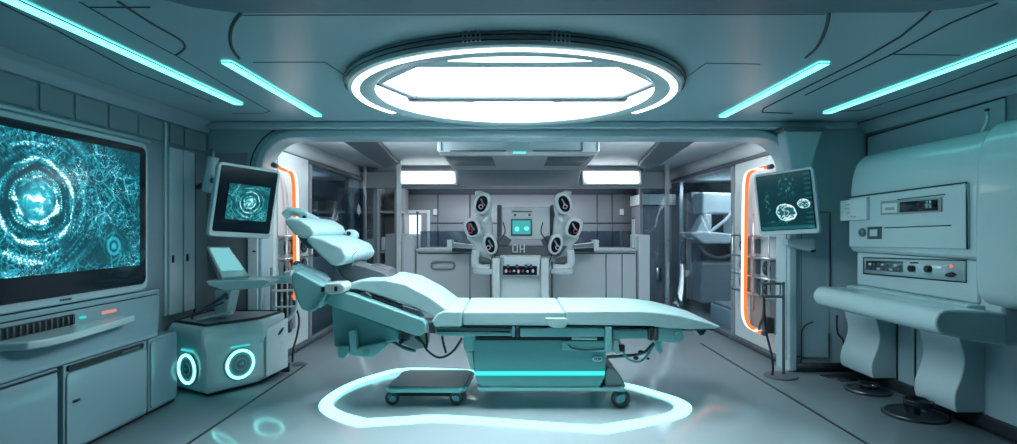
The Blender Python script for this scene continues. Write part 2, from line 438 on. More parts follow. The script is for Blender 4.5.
# side service walls right behind the portal
bm = B(); box(bm, (2.6,2.75), (5.3,6.47), (.02,2.06)); struct('wall_right_inner', bm, M['white'], .01)
bm = B(); box(bm, (-2.4,-2.25), (5.3,6.25), (.02,2.06)); struct('wall_left_inner', bm, M['white'], .01)
bm = B(); box(bm, (2.63,4.05), (5.301,9.4), (2.06,2.25)); struct('trim_%d' % k, bm, M['backceil']); k += 1
bm = B(); box(bm, (-4.05,-2.3), (5.301,9.0), (2.06,2.25)); struct('trim_%d' % k, bm, M['backceil']); k += 1
bm = B(); box(bm, (2.59,2.68), (5.32,9.4), (2.03,2.075)); struct('trim_%d' % k, bm, M['dgrey']); k += 1
bm = B(); box(bm, (-2.35,-2.26), (5.32,9.0), (2.03,2.075)); struct('trim_%d' % k, bm, M['dgrey']); k += 1
bm = B(); box(bm, (2.585,2.62), (5.3,9.4), (0,.07)); struct('baseboard_right_back', bm, M['dgrey'])
bm = B(); box(bm, (-2.28,-2.235), (5.3,9.0), (0,.07)); struct('baseboard_left_back', bm, M['dgrey'])

# ================================================================ LAMPS
# --- big round ceiling lamp
lamp = thing('round_ceiling_lamp', (LC.x, LC.y, 2.18), 'large round recessed white ceiling lamp above the operating table', 'ceiling lamp')
bm = lathe(B(), (LC.x,LC.y,0), [(1.10,ZC+.02),(1.10,2.215),(1.085,2.19),(1.06,2.18),(.94,2.18),(.92,2.19),(.925,2.21),(1.0,2.36),(1.04,2.36),(1.04,ZC+.02)], n=96)
part('housing', bm, M['white2'], lamp)
bm = lathe(B(), (LC.x,LC.y,0), [(.001,2.365),(1.0,2.365),(1.0,2.37),(.001,2.37)], n=64); part('diffuser', bm, M['e_panel'], lamp)
ZH = 2.20
hx = [onZ(x, y, ZH) for x, y in ((417,67.5),(618,67.5),(656,85),(618,100.5),(417,100.5),(379,85))]
# opaque plate between the rim and the hexagonal opening, near side
arc = []
a_l = math.atan2(hx[5].y-LC.y, hx[5].x-LC.x); a_r = math.atan2(hx[2].y-LC.y, hx[2].x-LC.x)
for i in range(25):
    a = (a_l % (2*math.pi)) + ((a_r % (2*math.pi))-(a_l % (2*math.pi)))*i/24
    arc.append(V((LC.x+.93*math.cos(a), LC.y+.93*math.sin(a), ZH)))
bm = prism(B(), arc + [hx[2], hx[1], hx[0], hx[5]], (0,0,.03)); part('near_plate', bm, M['white2'], lamp)
cr = [onZ(x, y, ZH-.004) for x, y in ((448,61.5),(470,59),(500,57.8),(520,57.6),(545,58),(572,59.2),(592,61.5),(560,62.2),(520,62.5),(480,62.2))]
bm = prism(B(), cr, (0,0,.004)); part('crescent_light', bm, M['e_ring'], lamp)
def hbar(a, b_, w_, h_):
    d = (b_-a).normalized(); nrm = V((-d.y,d.x,0))*w_
    return prism(B(), [a-nrm, b_-nrm, b_+nrm, a+nrm], (0,0,h_))
part('crossbar', hbar(hx[4]-V((.06,0,0)), hx[3]+V((.06,0,0)), .050, .035), M['grey'], lamp)
for a, b_ in ((hx[5], hx[4]), (hx[2], hx[3])): part('crossbar', hbar(a+(a-b_)*.1, b_, .018, .035), M['grey'], lamp)
def aray(a, r, z): return V((LC.x+r*math.cos(a), LC.y+r*math.sin(a), z))
bm = B()
an = [math.radians(-90+t) for t in range(-118, 119, 4)]
for i in range(len(an)-1):
    q = [aray(an[i],1.018,2.176), aray(an[i+1],1.018,2.176), aray(an[i+1],1.062,2.176), aray(an[i],1.062,2.176)]
    prism(bm, q, (0,0,.006))
bmesh.ops.remove_doubles(bm, verts=bm.verts, dist=1e-5)
part('light_ring', bm, M['e_ring'], lamp)
bm = B()
for rr, zz in ((1.112,2.232),(1.106,2.208)):
    tube(bm, [aray(math.radians(-90+t), rr, zz) for t in range(-84, 85, 6)], .004, 6)
part('groove', bm, M['gasket'], lamp)
for sgn in (-1, 1):
    bm = B()
    for q in range(5):
        a = math.radians(-90 + sgn*(9.0+q*1.1)); obox(bm, aray(a, 1.115, 2.225), (.004,0,0), (0,.006,0), (0,0,.026))
    part('louvre', bm, M['metal'], lamp)
# --- four cyan ceiling strips
strips = [
 ('long cyan light strip on the ceiling over the large wall screen', -2.065, 1.75, 4.27, .034),
 ('short cyan light strip on the ceiling left of the round lamp', -1.615, 3.18, 4.72, .030),
 ('short cyan light strip on the ceiling right of the round lamp', 1.80, 3.20, 4.75, .032),
 ('long cyan light strip on the ceiling over the right wall machine', 2.60, 2.2, 4.60, .034)]
for lab, X, y0, y1, hw in strips:
    t = thing('ceiling_light_strip', (X,(y0+y1)/2,ZC-.012), lab, 'light strip', 'cyan ceiling light strips')
    bm = B(); a_ = rrect(X-hw-.006, X+hw+.006, y0-.006, y1+.006, .016); b2 = rrect(X-hw, X+hw, y0, y1, .012)
    for i in range(len(a_)):
        j = (i+1) % len(a_)
        bm.faces.new([bm.verts.new(p) for p in ((*a_[i],ZC-.006),(*a_[j],ZC-.006),(*b2[j],ZC-.012),(*b2[i],ZC-.012))])
    part('frame', bm, M['panel'], t)
    bm = prism(B(), [(x,y,ZC-.012) for x,y in b2], (0,0,.012)); part('diffuser', bm, M['e_strip'], t)
# --- glowing floor outline around the table
fl = [((407,370),.05),((468,371.5),.045),((540,375),.045),((600,381),.045),((631,387),.05),((652,393),.05),((676,401),.055),((683,409),.06),((668,418),.06),((603,430),.075),((560,427.5),.065),((446,419.5),.07),((405,421),.07),((362,423.5),.075),((338,416),.06),((326,407),.05),((332,397),.045),((352,385),.045),((378,376),.05)]
cp = []; ws = []
for i, ((x, y), hw) in enumerate(fl): cp.append(onZ(x, y, 0)); ws.append(hw)
def dens(pts, ws, hard):
    n_ = len(pts); o, ow = [], []
    for i in range(n_):
        p0, p1, p2, p3 = pts[i-1], pts[i], pts[(i+1) % n_], pts[(i+2) % n_]
        if i in hard: p0 = p1
        if (i+1) % n_ in hard: p3 = p2
        for j in range(5):
            t = j/5
            o.append(0.5*((2*p1)+(-p0+p2)*t+(2*p0-5*p1+4*p2-p3)*t*t+(-p0+3*p1-3*p2+p3)*t**3)); ow.append(ws[i]*(1-t)+ws[(i+1) % n_]*t)
    return o, ow
dp, dw = dens(cp, ws, {9, 13})
bm = B(); nn = len(dp); L_ = []
for i in range(nn):
    t = (dp[(i+1) % nn]-dp[i-1]); nrm = V((-t.y, t.x, 0)).normalized()
    L_.append([bm.verts.new(dp[i]+nrm*s*dw[i]+V((0,0,z))) for s, z in ((-1,.001),(-1,.008),(1,.008),(1,.001))])
for i in range(nn):
    a, b_ = L_[i], L_[(i+1) % nn]
    for q in range(4): bm.faces.new((a[q], b_[q], b_[(q+1) % 4], a[(q+1) % 4]))
tag(part('floor_light_outline', bm, M['e_floor']), 'glowing cyan outline set in the floor around the operating table', 'light strip')

# --- back room lamps on the soffit
bm = B(); fp(bm, [(350,172),(670,172),(672,188),(348,188)], 8.62, 8.8); struct('trim_%d' % k, bm, M['soffit'], .01); k += 1
bm = B(); fp(bm, [(456,167),(582,167),(578,184),(570,186),(466,186),(458,184)], 8.30, 8.6); struct('trim_%d' % k, bm, M['soffit'], .02); k += 1
for x0, x1, lab in ((398,453,'bright rectangular light panel under the back ceiling, left one'), (584,638,'bright rectangular light panel under the back ceiling, right one')):
    c = P((x0+x1)/2, 183.5, 8.45)
    t = thing('light_panel', c, lab, 'light panel', 'light panels at the back')
    bm = fp(B(), [(x0-2,170.5),(x1+3,170.5),(x1+4,184.5),(x0-1,184.5)], 8.47, 8.60); part('frame', bm, M['white'], t, .01)
    bm = fp(B(), [(x0,172),(x1,172),(x1+1,182.5),(x0+3,182.5)], 8.44, 8.475); part('diffuser', bm, M['e_back'], t)
def area(name, loc, sx, sy, e, col, rot=(0,0,0)):
    l = bpy.data.lights.new(name, 'AREA'); l.shape = 'RECTANGLE'; l.size = sx; l.size_y = sy; l.energy = e; l.color = col
    o = bpy.data.objects.new(name, l); COL.objects.link(o); o.location = loc; o.rotation_euler = rot; return o
# added fill lights brightening the back room: behind the portal header, over each bay
for sx in (-1.45, 1.70): area('header_fill', (sx, 5.42, 2.19), 1.1, .10, 11, (.90,.96,1), (math.radians(40),0,0))
area('bay_fill', (3.3, 7.9, 2.05), .6, 2.2, 26, (.88,.95,1))
area('bay_fill', (-3.0, 7.6, 2.05), .6, 2.0, 26, (.88,.95,1))
area('back_fill', (.1, 9.5, 2.19), 3.6, .5, 45, (.88,.95,1))  # added fill under the ceiling, lifts the room near the back wall

# ================================================================ BACK ROOM CONTENT
# ceiling vent slabs
for pts, lab in (([(337,138),(374,138),(400,166),(395,168),(384,168)], 'long dark ceiling slab left of the air conditioner'),
                 ([(663,139),(700,139),(655,168),(643,168),(638,166)], 'long dark ceiling slab right of the air conditioner')):
    bm = prism(B(), [onZ(x, y, 2.19) for x, y in pts], (0,0,.059)); t = part('ceiling_vent', bm, M['slab'], bevel=.01)
    tag(t, lab, 'vent', 'dark ceiling slabs')
t = thing('slot_vent', onZ(328,161,2.235), 'small slotted air vent in the back ceiling beyond the left monitor', 'vent')
bm = prism(B(), [onZ(x, y, 2.235) for x, y in ((311,156),(328,156),(343,166),(333,168))], (0,0,.0149)); part('plate', bm, M['soffit'], t)
bm = prism(B(), [onZ(x, y, 2.233) for x, y in ((322,157.5),(326,157.5),(340,165.5),(337,166))], (0,0,.004)); part('slot', bm, M['back_d'], t)
# air conditioner
t = thing('air_conditioner', (.10,5.85,2.04), 'wide pale air conditioner box under the ceiling behind the portal', 'air conditioner')
bm = fp(B(), [(437,137),(600,137),(600,152),(437,152)], 5.75, 6.05); part('casing', bm, M['white2'], t, .015)
bm = fp(B(), [(450,150.2),(506,150.2),(506,151.4),(450,151.4)], 5.735, 5.76); fp(bm, [(533,150.2),(582,150.2),(582,151.4),(533,151.4)], 5.735, 5.76); part('slot', bm, M['dgrey'], t)
bm = fp(B(), [(507.5,136.5),(529.5,136.5),(529.5,152),(507.5,152)], 5.735, 5.76); part('centre_cover', bm, M['machine'], t, .005)
bm = fp(B(), [(510,135.5),(528,135.5),(528,138.2),(510,138.2)], 5.725, 5.745); part('indicator', bm, M['e_green'], t)
bm = fp(B(), [(513,151.5),(526,151.5),(526,153.5),(513,153.5)], 5.725, 5.745); part('indicator', bm, M['e_green'], t)
for x in (441,582,597):
    bm = fp(B(), [(x,139),(x+.8,139),(x+.8,150.5),(x,150.5)], 5.74, 5.76); part('joint', bm, M['dgrey'], t)
t = thing('ceiling_grille', (.1,7,2.1), 'grey ceiling grille with two perforated fields behind the air conditioner', 'grille')
z = 2.105
bm = prism(B(), [onZ(x, y, z) for x, y in ((442,155),(596,155),(584,170),(453,170))], (0,0,.144)); part('plate', bm, M['soffit'], t, .01)
for q in (((446,157),(492,157),(496,166),(455,166)), ((548,157),(590,157),(580,166),(544,166))):
    bm = prism(B(), [onZ(x, y, z-.004) for x, y in q], (0,0,.006))
    part('perforated_field', bm, M['perf'], t)
# counter
t = thing('counter', (.25,8.5,0), 'long pale service counter behind the surgical robot', 'counter')
bm = B(); box(bm, (-1.355,1.825), (8.1,8.8), (0,.965)); part('body', bm, M['counter'], t, .008)
bm = B(); box(bm, (-1.36,1.83), (8.07,8.82), (.966,1.0)); part('countertop', bm, M['white'], t, .008)
bm = B(); box(bm, (-1.33,1.8), (8.09,8.101), (.925,.945)); part('shadow_gap', bm, M['dgrey'], t)
for x in (470,606,622):
    bm = B(); X = P(x,0,8.1).x; box(bm, (X-.006,X+.006), (8.092,8.1), (.02,.92)); part('door_joint', bm, M['dgrey'], t)
bm = B(); lo = [P(x,y,8.08) for x,y in ell(443,265.5,11.5,3.6,0,28,4)]
tube(bm, lo, .016, 8, True); part('handle', bm, M['grey'], t)
for x0, x1, y0, y1, mm, lab in ((385,401,234,320,'grey','grey pedestal at the left end of the counter, outer one'),(401.5,414.3,235,322,'counter','pale pedestal touching the left end of the counter'),(638.8,650,235,322,'counter','pale pedestal touching the right end of the counter')):
    Y0 = 8.0; a, c = P(x0,y0,Y0), P(x1,y1,Y0); bm = B(); box(bm, (a.x,c.x), (Y0,Y0+.6), (0,a.z)); o = part('pedestal', bm, M[mm], bevel=.012); tag(o, lab, 'pedestal')
for x, mm, lab, y0 in ((417.5,'dgrey','thin dark upright post at the left end of the countertop',213), (633.5,'white','thin white upright post at the right end of the countertop',219)):
    t = thing('counter_post', (P(x,0,8.15).x,8.15,1.0), lab, 'post')
    p = P(x,y0,8.15); bm = cyl(B(), (p.x,8.15,1.0), (p.x,8.15,p.z), .012 if mm == 'dgrey' else .022); part('rod', bm, M[mm], t)
    bm = disc(B(), (p.x,8.15,p.z), .022, .02); part('cap', bm, M['dgrey'], t)
    bm = disc(B(), (p.x,8.15,1.0), .024, .012); part('foot', bm, M['dgrey'], t)
for x0, x1, lab in ((420,469,'low dark glass screen standing on the left half of the counter'),(572,631,'low dark glass screen standing on the right half of the counter')):
    a, c = P(x0,231,8.6), P(x1,249,8.6); bm = B(); box(bm, (a.x,c.x), (8.6,8.615), (1.001,a.z)); tag(part('glass_screen', bm, M['glass2'], bevel=.002), lab, 'glass screen')
# far door on the back wall
t = thing('far_door', (-1.8,YB-.03,0), 'white framed back door with a bright lit window', 'door')
def ywall(bm, x0, y0, x1, y1, Y, th):
    a, c = P(x0,y0,Y), P(x1,y1,Y); return box(bm, (a.x,c.x), (Y,Y+th), (max(c.z,0),a.z))
bm = ywall(B(), 402,210,430,330,YB-.05,.05); part('frame', bm, M['white'], t, .01)
bm = ywall(B(), 404.5,213,427,330,YB-.065,.015); part('door_leaf', bm, M['grey'], t, .005)
bm = ywall(B(), 409,215,421,234,YB-.08,.015); part('window_pane', bm, M['e_win'], t)
for x, y, lab in ((435,212,'small pale wall box on the back wall left of the robot'),(622,212,'small pale wall box on the back wall right of the robot')):
    bm = ywall(B(), x-2,y-3,x+2,y+3,YB-.03,.029); tag(part('wall_box', bm, M['white'], bevel=.006), lab, 'wall box')

# glazed partitions: posts and panes
def post(x, Y, r, lab, mm='metal', z1=2.249):
    X = P(x,0,Y).x; t = thing('partition_post', (X,Y,0), lab, 'post', 'glass partition posts')
    bm = B(); box(bm, (X-r,X+r), (Y-r,Y+r), (.02,z1)); part('profile', bm, M[mm], t, .006)
    bm = B(); box(bm, (X-r*1.6,X+r*1.6), (Y-r*1.6,Y+r*1.6), (0,.02)); part('foot', bm, M['dgrey'], t)
post(399, 7.9, .030, 'white partition post beside the far door', 'white', 2.249)
post(376, 8.9, .035, 'grey partition post left of the pale pedestals', 'grey')
post(347, 8.3, .022, 'dark partition post behind the table headrest', 'dgrey')
post(365, 8.6, .022, 'slim metal partition post right of the dark headrest post')
post(641, 9.0, .024, 'slim partition post right of the counter', 'grey')
post(667, 8.4, .030, 'bright metal partition post, middle one right of the counter')
post(681, 9.2, .030, 'bright metal partition post nearest the right glass bay')
post(733, 6.55, .020, 'grey partition post against the right white service wall', 'grey', 2.02)
post(309.5, 6.36, .022, 'grey partition post against the left white service wall', 'grey', 2.02)
def pane(name, a, b_, z0, z1, lab, m='glass'):
    a, b_ = V((*a,z0)), V((*b_,z0)); d = (b_-a).normalized(); nrm = V((-d.y,d.x,0))*.006
    bm = prism(B(), [a-nrm, b_-nrm, b_+nrm, a+nrm], (0,0,z1-z0)); t = thing(name, (a+b_)/2, lab, 'glass partition'); part('glass_pane', bm, M[m], t)
pane('glass_partition', (2.64,6.6), (2.64,9.1), .071, 2.02, 'clear glass wall of the right side bay')
pane('glass_partition', (-2.30,6.4), (-2.30,8.7), .071, 2.02, 'clear glass wall of the left side bay')
pane('glass_partition', (P(643,0,9).x,9.0), (P(665,0,9).x,9.0), .0, 2.249, 'clear glass pane facing the counter right end')
pane('glass_partition', (P(352,0,8.75).x,8.75), (P(373,0,8.75).x,8.75), .0, 2.249, 'clear glass pane left of the pedestals')
# furniture behind the right glass
def blk(name, pxs, Y0, Y1, m, lab, cat, bev=.02):
    bm = fp(B(), pxs, Y0, Y1); tag(part(name, bm, M[m], bevel=bev), lab, cat)
t = thing('back_cabinet', (P(655,0,9.8).x,9.9,0), 'dark back cabinet with a white overhead door, right of the counter', 'cabinet')
ywall_ = ywall
bm = ywall(B(), 640,206,684,340,9.7,.7); part('body', bm, M['brown'], t, .01)
bm = ywall(B(), 640,194,676,205,9.6,.8); part('overhead_door', bm, M['white'], t, .01)
bm = ywall(B(), 657,268,661,281,9.68,.02); ywall(bm, 668,262,670,284,9.68,.02); part('handle', bm, M['metal'], t)
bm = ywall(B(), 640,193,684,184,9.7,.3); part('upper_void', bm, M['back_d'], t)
t = thing('side_imaging_unit', (3.2,8.7,0), 'white imaging unit with an open arm behind the right glass wall', 'imaging unit')
bm = fp(B(), [(702,192),(736,193),(760,193),(760,214),(702,214)], 8.6, 9.05); part('head', bm, M['white'], t, .04)
bm = fp(B(), [(705,214),(712,214),(712,228),(700,240),(692,240)], 8.5, 8.8); part('support', bm, M['white'], t, .02)
bm = fp(B(), [(733,214),(741,214),(741,244),(733,244)], 8.5, 8.9); part('support', bm, M['white'], t, .02)
bm = tube(B(), [P(x,y,8.48) for x,y in ((733,211),(727,219),(714,229),(700,239))], .025, 8); part('strut', bm, M['white'], t)
bm = fp(B(), [(690,233),(703,231),(736,234),(736,242),(726,244),(704,244),(694,237)], 8.42, 9.0); part('table', bm, M['white'], t, .03)
bm = tube(B(), sm([P(x,y,8.5) for x,y in ((698,244),(706,254),(720,258),(736,253))], 5), .03, 8); part('cradle', bm, M['dgrey'], t)
bm = fp(B(), [(701,262),(760,262),(760,304),(701,304)], 8.5, 8.95); part('base', bm, M['grey'], t, .05)
bm = ywall(B(), 691,192,701,300,9.1,.25); part('column', bm, M['grey'], t, .01)
t = thing('low_step', (P(712,0,7).x,7.05,0), 'low pale step unit at the foot of the right glass bay', 'step')
bm = B(); box(bm, (2.68,3.6), (6.65,7.5), (0,.30)); part('body', bm, M['counter'], t, .02)
bm = B(); box(bm, (2.70,3.6), (6.7,7.45), (.301,.33)); part('top', bm, M['grey'], t, .01)
# furniture behind the left glass
t = thing('back_shelf_unit', (P(360,0,9.5).x,9.7,0), 'tall dark shelf unit behind the left glass panes', 'shelf unit')
bm = B(); a, c = P(315,190,9.5), P(400,330,9.5)
box(bm, (a.x,c.x), (9.9,10.3), (0,2.0)); part('back_panel', bm, M['brown'], t, .01)
for x in (316,335,352,378,396):
    bm = B(); X = P(x,0,9.5).x; box(bm, (X-.03,X+.03), (9.5,9.9), (0,2.0)); part('upright', bm, M['grey'], t, .006)
for y in (212,252,275):
    bm = B(); Z = P(0,y,9.5).z; box(bm, (a.x,c.x), (9.52,9.9), (Z-.02,Z+.02)); part('shelf', bm, M['grey'], t, .005)
for x0, x1, y0, y1, lab in ((366,375,239,250,'small pale box on the far left shelf, left one'),(381,388,237,250,'small pale box on the far left shelf, right one'),(381,391,264,273,'small pale box on the lowest far left shelf')):
    y1z = P(0,252 if y1 < 260 else 275,9.5).z+.022; a, c = P(x0,y0,9.56), P(x1,y1,9.56); bm = B(); box(bm, (a.x,c.x), (9.56,9.8), (y1z,a.z)); tag(part('storage_box', bm, M['white'], bevel=.015), lab, 'box')
t = thing('bay_cabinet', (-2.8,7.2,0), 'dark wall cabinet with open shelves behind the left service wall', 'cabinet')
bm = B(); box(bm, (-3.6,-2.34), (6.5,8.2), (0,.95)); part('base_unit', bm, M['brown'], t, .02)
bm = B(); box(bm, (-3.6,-2.55), (6.5,8.3), (1.70,1.95)); part('overhead_unit', bm, M['back_d'], t, .02)
bm = B(); box(bm, (-3.6,-2.5), (6.45,8.2), (1.40,1.45)); part('shelf', bm, M['white'], t, .01)
bm = B(); box(bm, (-3.6,-2.9), (8.2,8.3), (0,1.95)); box(bm, (-3.7,-3.6), (6.45,8.3), (0,1.95)); part('side_panel', bm, M['grey'], t, .01)
t = thing('clear_bottle', (-2.75,6.9,.95), 'clear round jar seen just above the headrest', 'jar')
c = P(314.5,215,6.9)
t.location = (c.x, 6.9, .95); LOC[t.name] = V((c.x,6.9,.95))
bm = lathe(B(), (c.x,6.9,0), [(.001,.955),(.05,.955),(.055,1.0),(.055,1.38),(.05,1.44),(.02,1.5),(.001,1.5)], n=24); part('vessel', bm, M['glass2'], t)
bm = disc(B(), (c.x,6.9,1.5), .025, .03); part('stopper', bm, M['white'], t)

# ---------------------------------------------------------------- surgical robot
YR = 7.45
rob = thing('surgical_robot', (.18,7.6,0), 'white surgical robot with six round instrument pods in front of the counter', 'surgical robot')
bm = fp(B(), [(502,207),(550,207),(550,240),(502,240)], 7.62, 7.9); part('cabinet', bm, M['counter'], rob, .015)
bm = fp(B(), [(497,205),(501.5,205),(501.5,246),(497,246)], 7.7, 7.85); part('rear_column', bm, M['back_d'], rob, .01)
bm = fp(B(), [(550.5,205),(555,205),(555,246),(550.5,246)], 7.7, 7.85); part('rear_column', bm, M['back_d'], rob, .01)
bm = fp(B(), [(511,219),(532,219),(532,236),(511,236)], 7.60, 7.62); sf = part('screen_frame', bm, M['dgrey'], rob, .006)
bm = B(); pt = [P(x,y,7.59) for x,y in ((512.5,234),(530.5,234),(530.5,220.5),(512.5,220.5))]; prism(bm, pt, (0,.01,0)); part('screen', bm, emit('robot_screen', (.06,.42,.45), .9), sf)
bm = fp(B(), ell(517,229,2.4,2.6), 7.58, 7.592); part('screen_picture', bm, emit('robot_picture', (.2,.95,.75), 1.0), sf)
bm = fp(B(), ell(526.5,228.5,2.6,2.2), 7.58, 7.592); part('screen_picture', bm, emit('robot_picture', (.2,.95,.75), 1.0), sf)
bm = fp(B(), [(512,211),(532,211),(532,212),(512,212)], 7.605, 7.62); part('slot', bm, M['dgrey'], rob)
for x in (515,529.5):
    bm = disc(B(), P(x,215,7.605), .018, .016, (0,1,0), 16); part('knob', bm, M['dgrey'], rob)
bm = fp(B(), [(511,213.8),(533,213.8),(533,217),(511,217)], 7.61, 7.62); part('drawer', bm, M['white'], rob, .003)
# lower mechanics
bm = fp(B(), [(486,246),(568,246),(560,256),(494,256)], 7.5, 7.8); part('crossbeam', bm, M['dgrey'], rob, .02)
bm = fp(B(), [(498,238),(504,235),(512,240),(508,246),(496,246)], 7.5, 7.6); part('joint_cover', bm, M['dgrey'], rob, .02)
bm = fp(B(), [(541,240),(548,235),(556,240),(558,246),(544,246)], 7.5, 7.6); part('joint_cover', bm, M['dgrey'], rob, .02)
def glyph(bm, strokes, Y, w_=1.6):
    for (x0,y0,x1,y1) in strokes:
        a, b_ = P(x0,y0,Y), P(x1,y1,Y); d = b_-a; hw = w_/F*Y/2
        if abs(d.x) > abs(d.z): box(bm, (a.x-hw,b_.x+hw), (Y,Y+.01), (a.z-hw,a.z+hw))
        else: box(bm, (a.x-hw,a.x+hw), (Y,Y+.01), (a.z+hw,b_.z-hw))
bm = B(); glyph(bm, [(513,245,513,252),(513,245,517,245),(513,252,517,252),(517.2,245,517.2,252)], 7.47, 1.2); glyph(bm, [(520.3,245,520.3,252),(524.3,245,524.3,252),(520.5,249,524,249)], 7.47, 1.2)
part('lettering', bm, M['white'], rob)
bm = fp(B(), [(503,256),(541,256),(539,276),(505,276)], 7.35, 7.7); part('console_box', bm, M['white'], rob, .02)
bm = fp(B(), [(503,266),(537,266),(537,275),(503,275)], 7.33, 7.36); kb = part('key_panel', bm, M['bezel'], rob, .004)
for i, x in enumerate((506,510,514,518.5,523,527.5,533)):
    bm = fp(B(), ell(x, 271+(i%2)*.5, 1.3, 1.3 if i % 3 else 1.9, 0, 10), 7.32, 7.335); part('key', bm, M[('pink','red','white','pink','red','white','pink')[i]], kb)
for i, x in enumerate((508,517,526,531)):
    bm = fp(B(), [(x-1.3,264.5),(x+1.3,264.5),(x+1.3,268),(x-1.3,268)], 7.32, 7.345); part('plug', bm, M['blue'], kb)
for x0, x1 in ((492,500),(541,549)):
    a = P(x0,258,7.35); c = P(x1,0,7.35); bm = B(); box(bm, (a.x,c.x), (7.35,7.6), (.12,a.z)); part('leg_column', bm, M['white'], rob, .02)
    xx = P(x0-1.5 if x0 < 500 else x1+3.5,0,7.4).x; bm = B(); box(bm, (xx-.01,xx+.01), (7.4,7.55), (.12,.85)); part('cable_guide', bm, M['dgrey'], rob)
bm = B(); box(bm, (P(486,0,7.4).x,P(556,0,7.4).x), (7.3,8.0), (0,.12)); part('base', bm, M['white'], rob, .03)
bm = B(); box(bm, (P(500,0,7.5).x,P(541,0,7.5).x), (7.5,7.9), (.12,.95)); part('core', bm, M['white'], rob, .02)
# arms, one per side, with three pods each
def mirror(pts, s): return pts if s < 0 else [(1038-6+2-x, y) for x, y in pts]     # about x = 517+...
def mx(x, s): return x if s < 0 else 1046-x
for s in (-1, 1):
    m_ = lambda pts: [(mx(x,s),y) for x,y in pts]
    arm = part('arm', fp(B(), m_([(477,212),(488,206),(492,220),(493,238),(493,258),(490,270),(478,268),(474,246),(466,238),(470,222)]), 7.58, 7.75), M['white'], rob, .04, 3)
    part('shoulder', tube(B(), sm([P(mx(x,s),y,7.5) for x,y in ((476,250),(475,262),(480,268),(492,268),(499,270))], 4), .055, 10), M['white'], arm)
    part('elbow_disc', disc(B(), P(mx(484,s),270,7.45)+V((0,0,-.05)), .16, .07, (0,0,1), 28), M['white2'], arm)
    part('shadow_joint', fp(B(), m_([(480,256),(490,259),(491,264),(479,263)]), 7.49, 7.57), M['dgrey'], arm, .01)
    part('side_rail', fp(B(), m_([(449,242),(474,245),(474,248),(449,247)]), 7.7, 7.85), M['metal'], arm, .006)
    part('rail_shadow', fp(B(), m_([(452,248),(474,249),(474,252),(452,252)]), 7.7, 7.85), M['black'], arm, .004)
    part('rail_end', fp(B(), m_([(447,240),(452,240),(452,250),(447,250)]), 7.66, 7.9), M['white'], arm, .006)
    for pi_, (cx, cy, rx, ry, rot, p) in enumerate(((482.5,203,8.6,11.5,18,2.3),(472,227.5,8.4,10,-18,3.0),(490,244,7.2,11,-14,2.1))):
        cx2, rot2 = mx(cx,s), rot*(1 if s < 0 else -1)
        Yp = 7.36+.02*pi_
        pod = part('instrument_pod', fp(B(), ell(cx2,cy,rx,ry,rot2,24,p), Yp, Yp+.22), M['white'], rob, .035, 3)
        lens = part('lens', fp(B(), ell(cx2-(.8 if pi_ == 0 else 0)*(-s if s>0 else 1),cy+.8,rx*.62,ry*.72,rot2,24,p), Yp-.012, Yp+.01), M['bezel'], pod, .006)
        c = P(cx2+s*1.6, cy+3.6, Yp-.02)
        part('lens_ring', tube(B(), [c+V((.026*math.cos(t),0,.026*math.sin(t))) for t in [i*math.pi/6 for i in range(12)]], .007, 6, True), M['pink'] if pi_ != 1 else M['red'], lens)
        part('lens_part', tube(B(), [P(cx2-1.5,cy-4,Yp-.015),P(cx2+.5,cy,Yp-.02),P(cx2+2.5,cy+2.5,Yp-.015)], .010, 6), M['metal'], lens)
        if pi_ == 1 and s < 0:
            part('red_marker', fp(B(), ell(469,226.5,1.3,3.2), Yp-.02, Yp-.008), M['red'], lens)
    part('pod_hook', tube(B(), sm([P(mx(x,s),y,7.5) for x,y in ((475,193.5),(481,193),(487,197),(490,204),(489,214),(484,222))], 4), .03, 8), M['white'], rob)
for s in (-1,1):
    part('cable', tube(B(), sm([P(mx(x,s),y,7.45) for x,y in ((503,222),(505,232),(500,240),(494,252),(497,262))], 4), .008, 6), M['black'], rob)

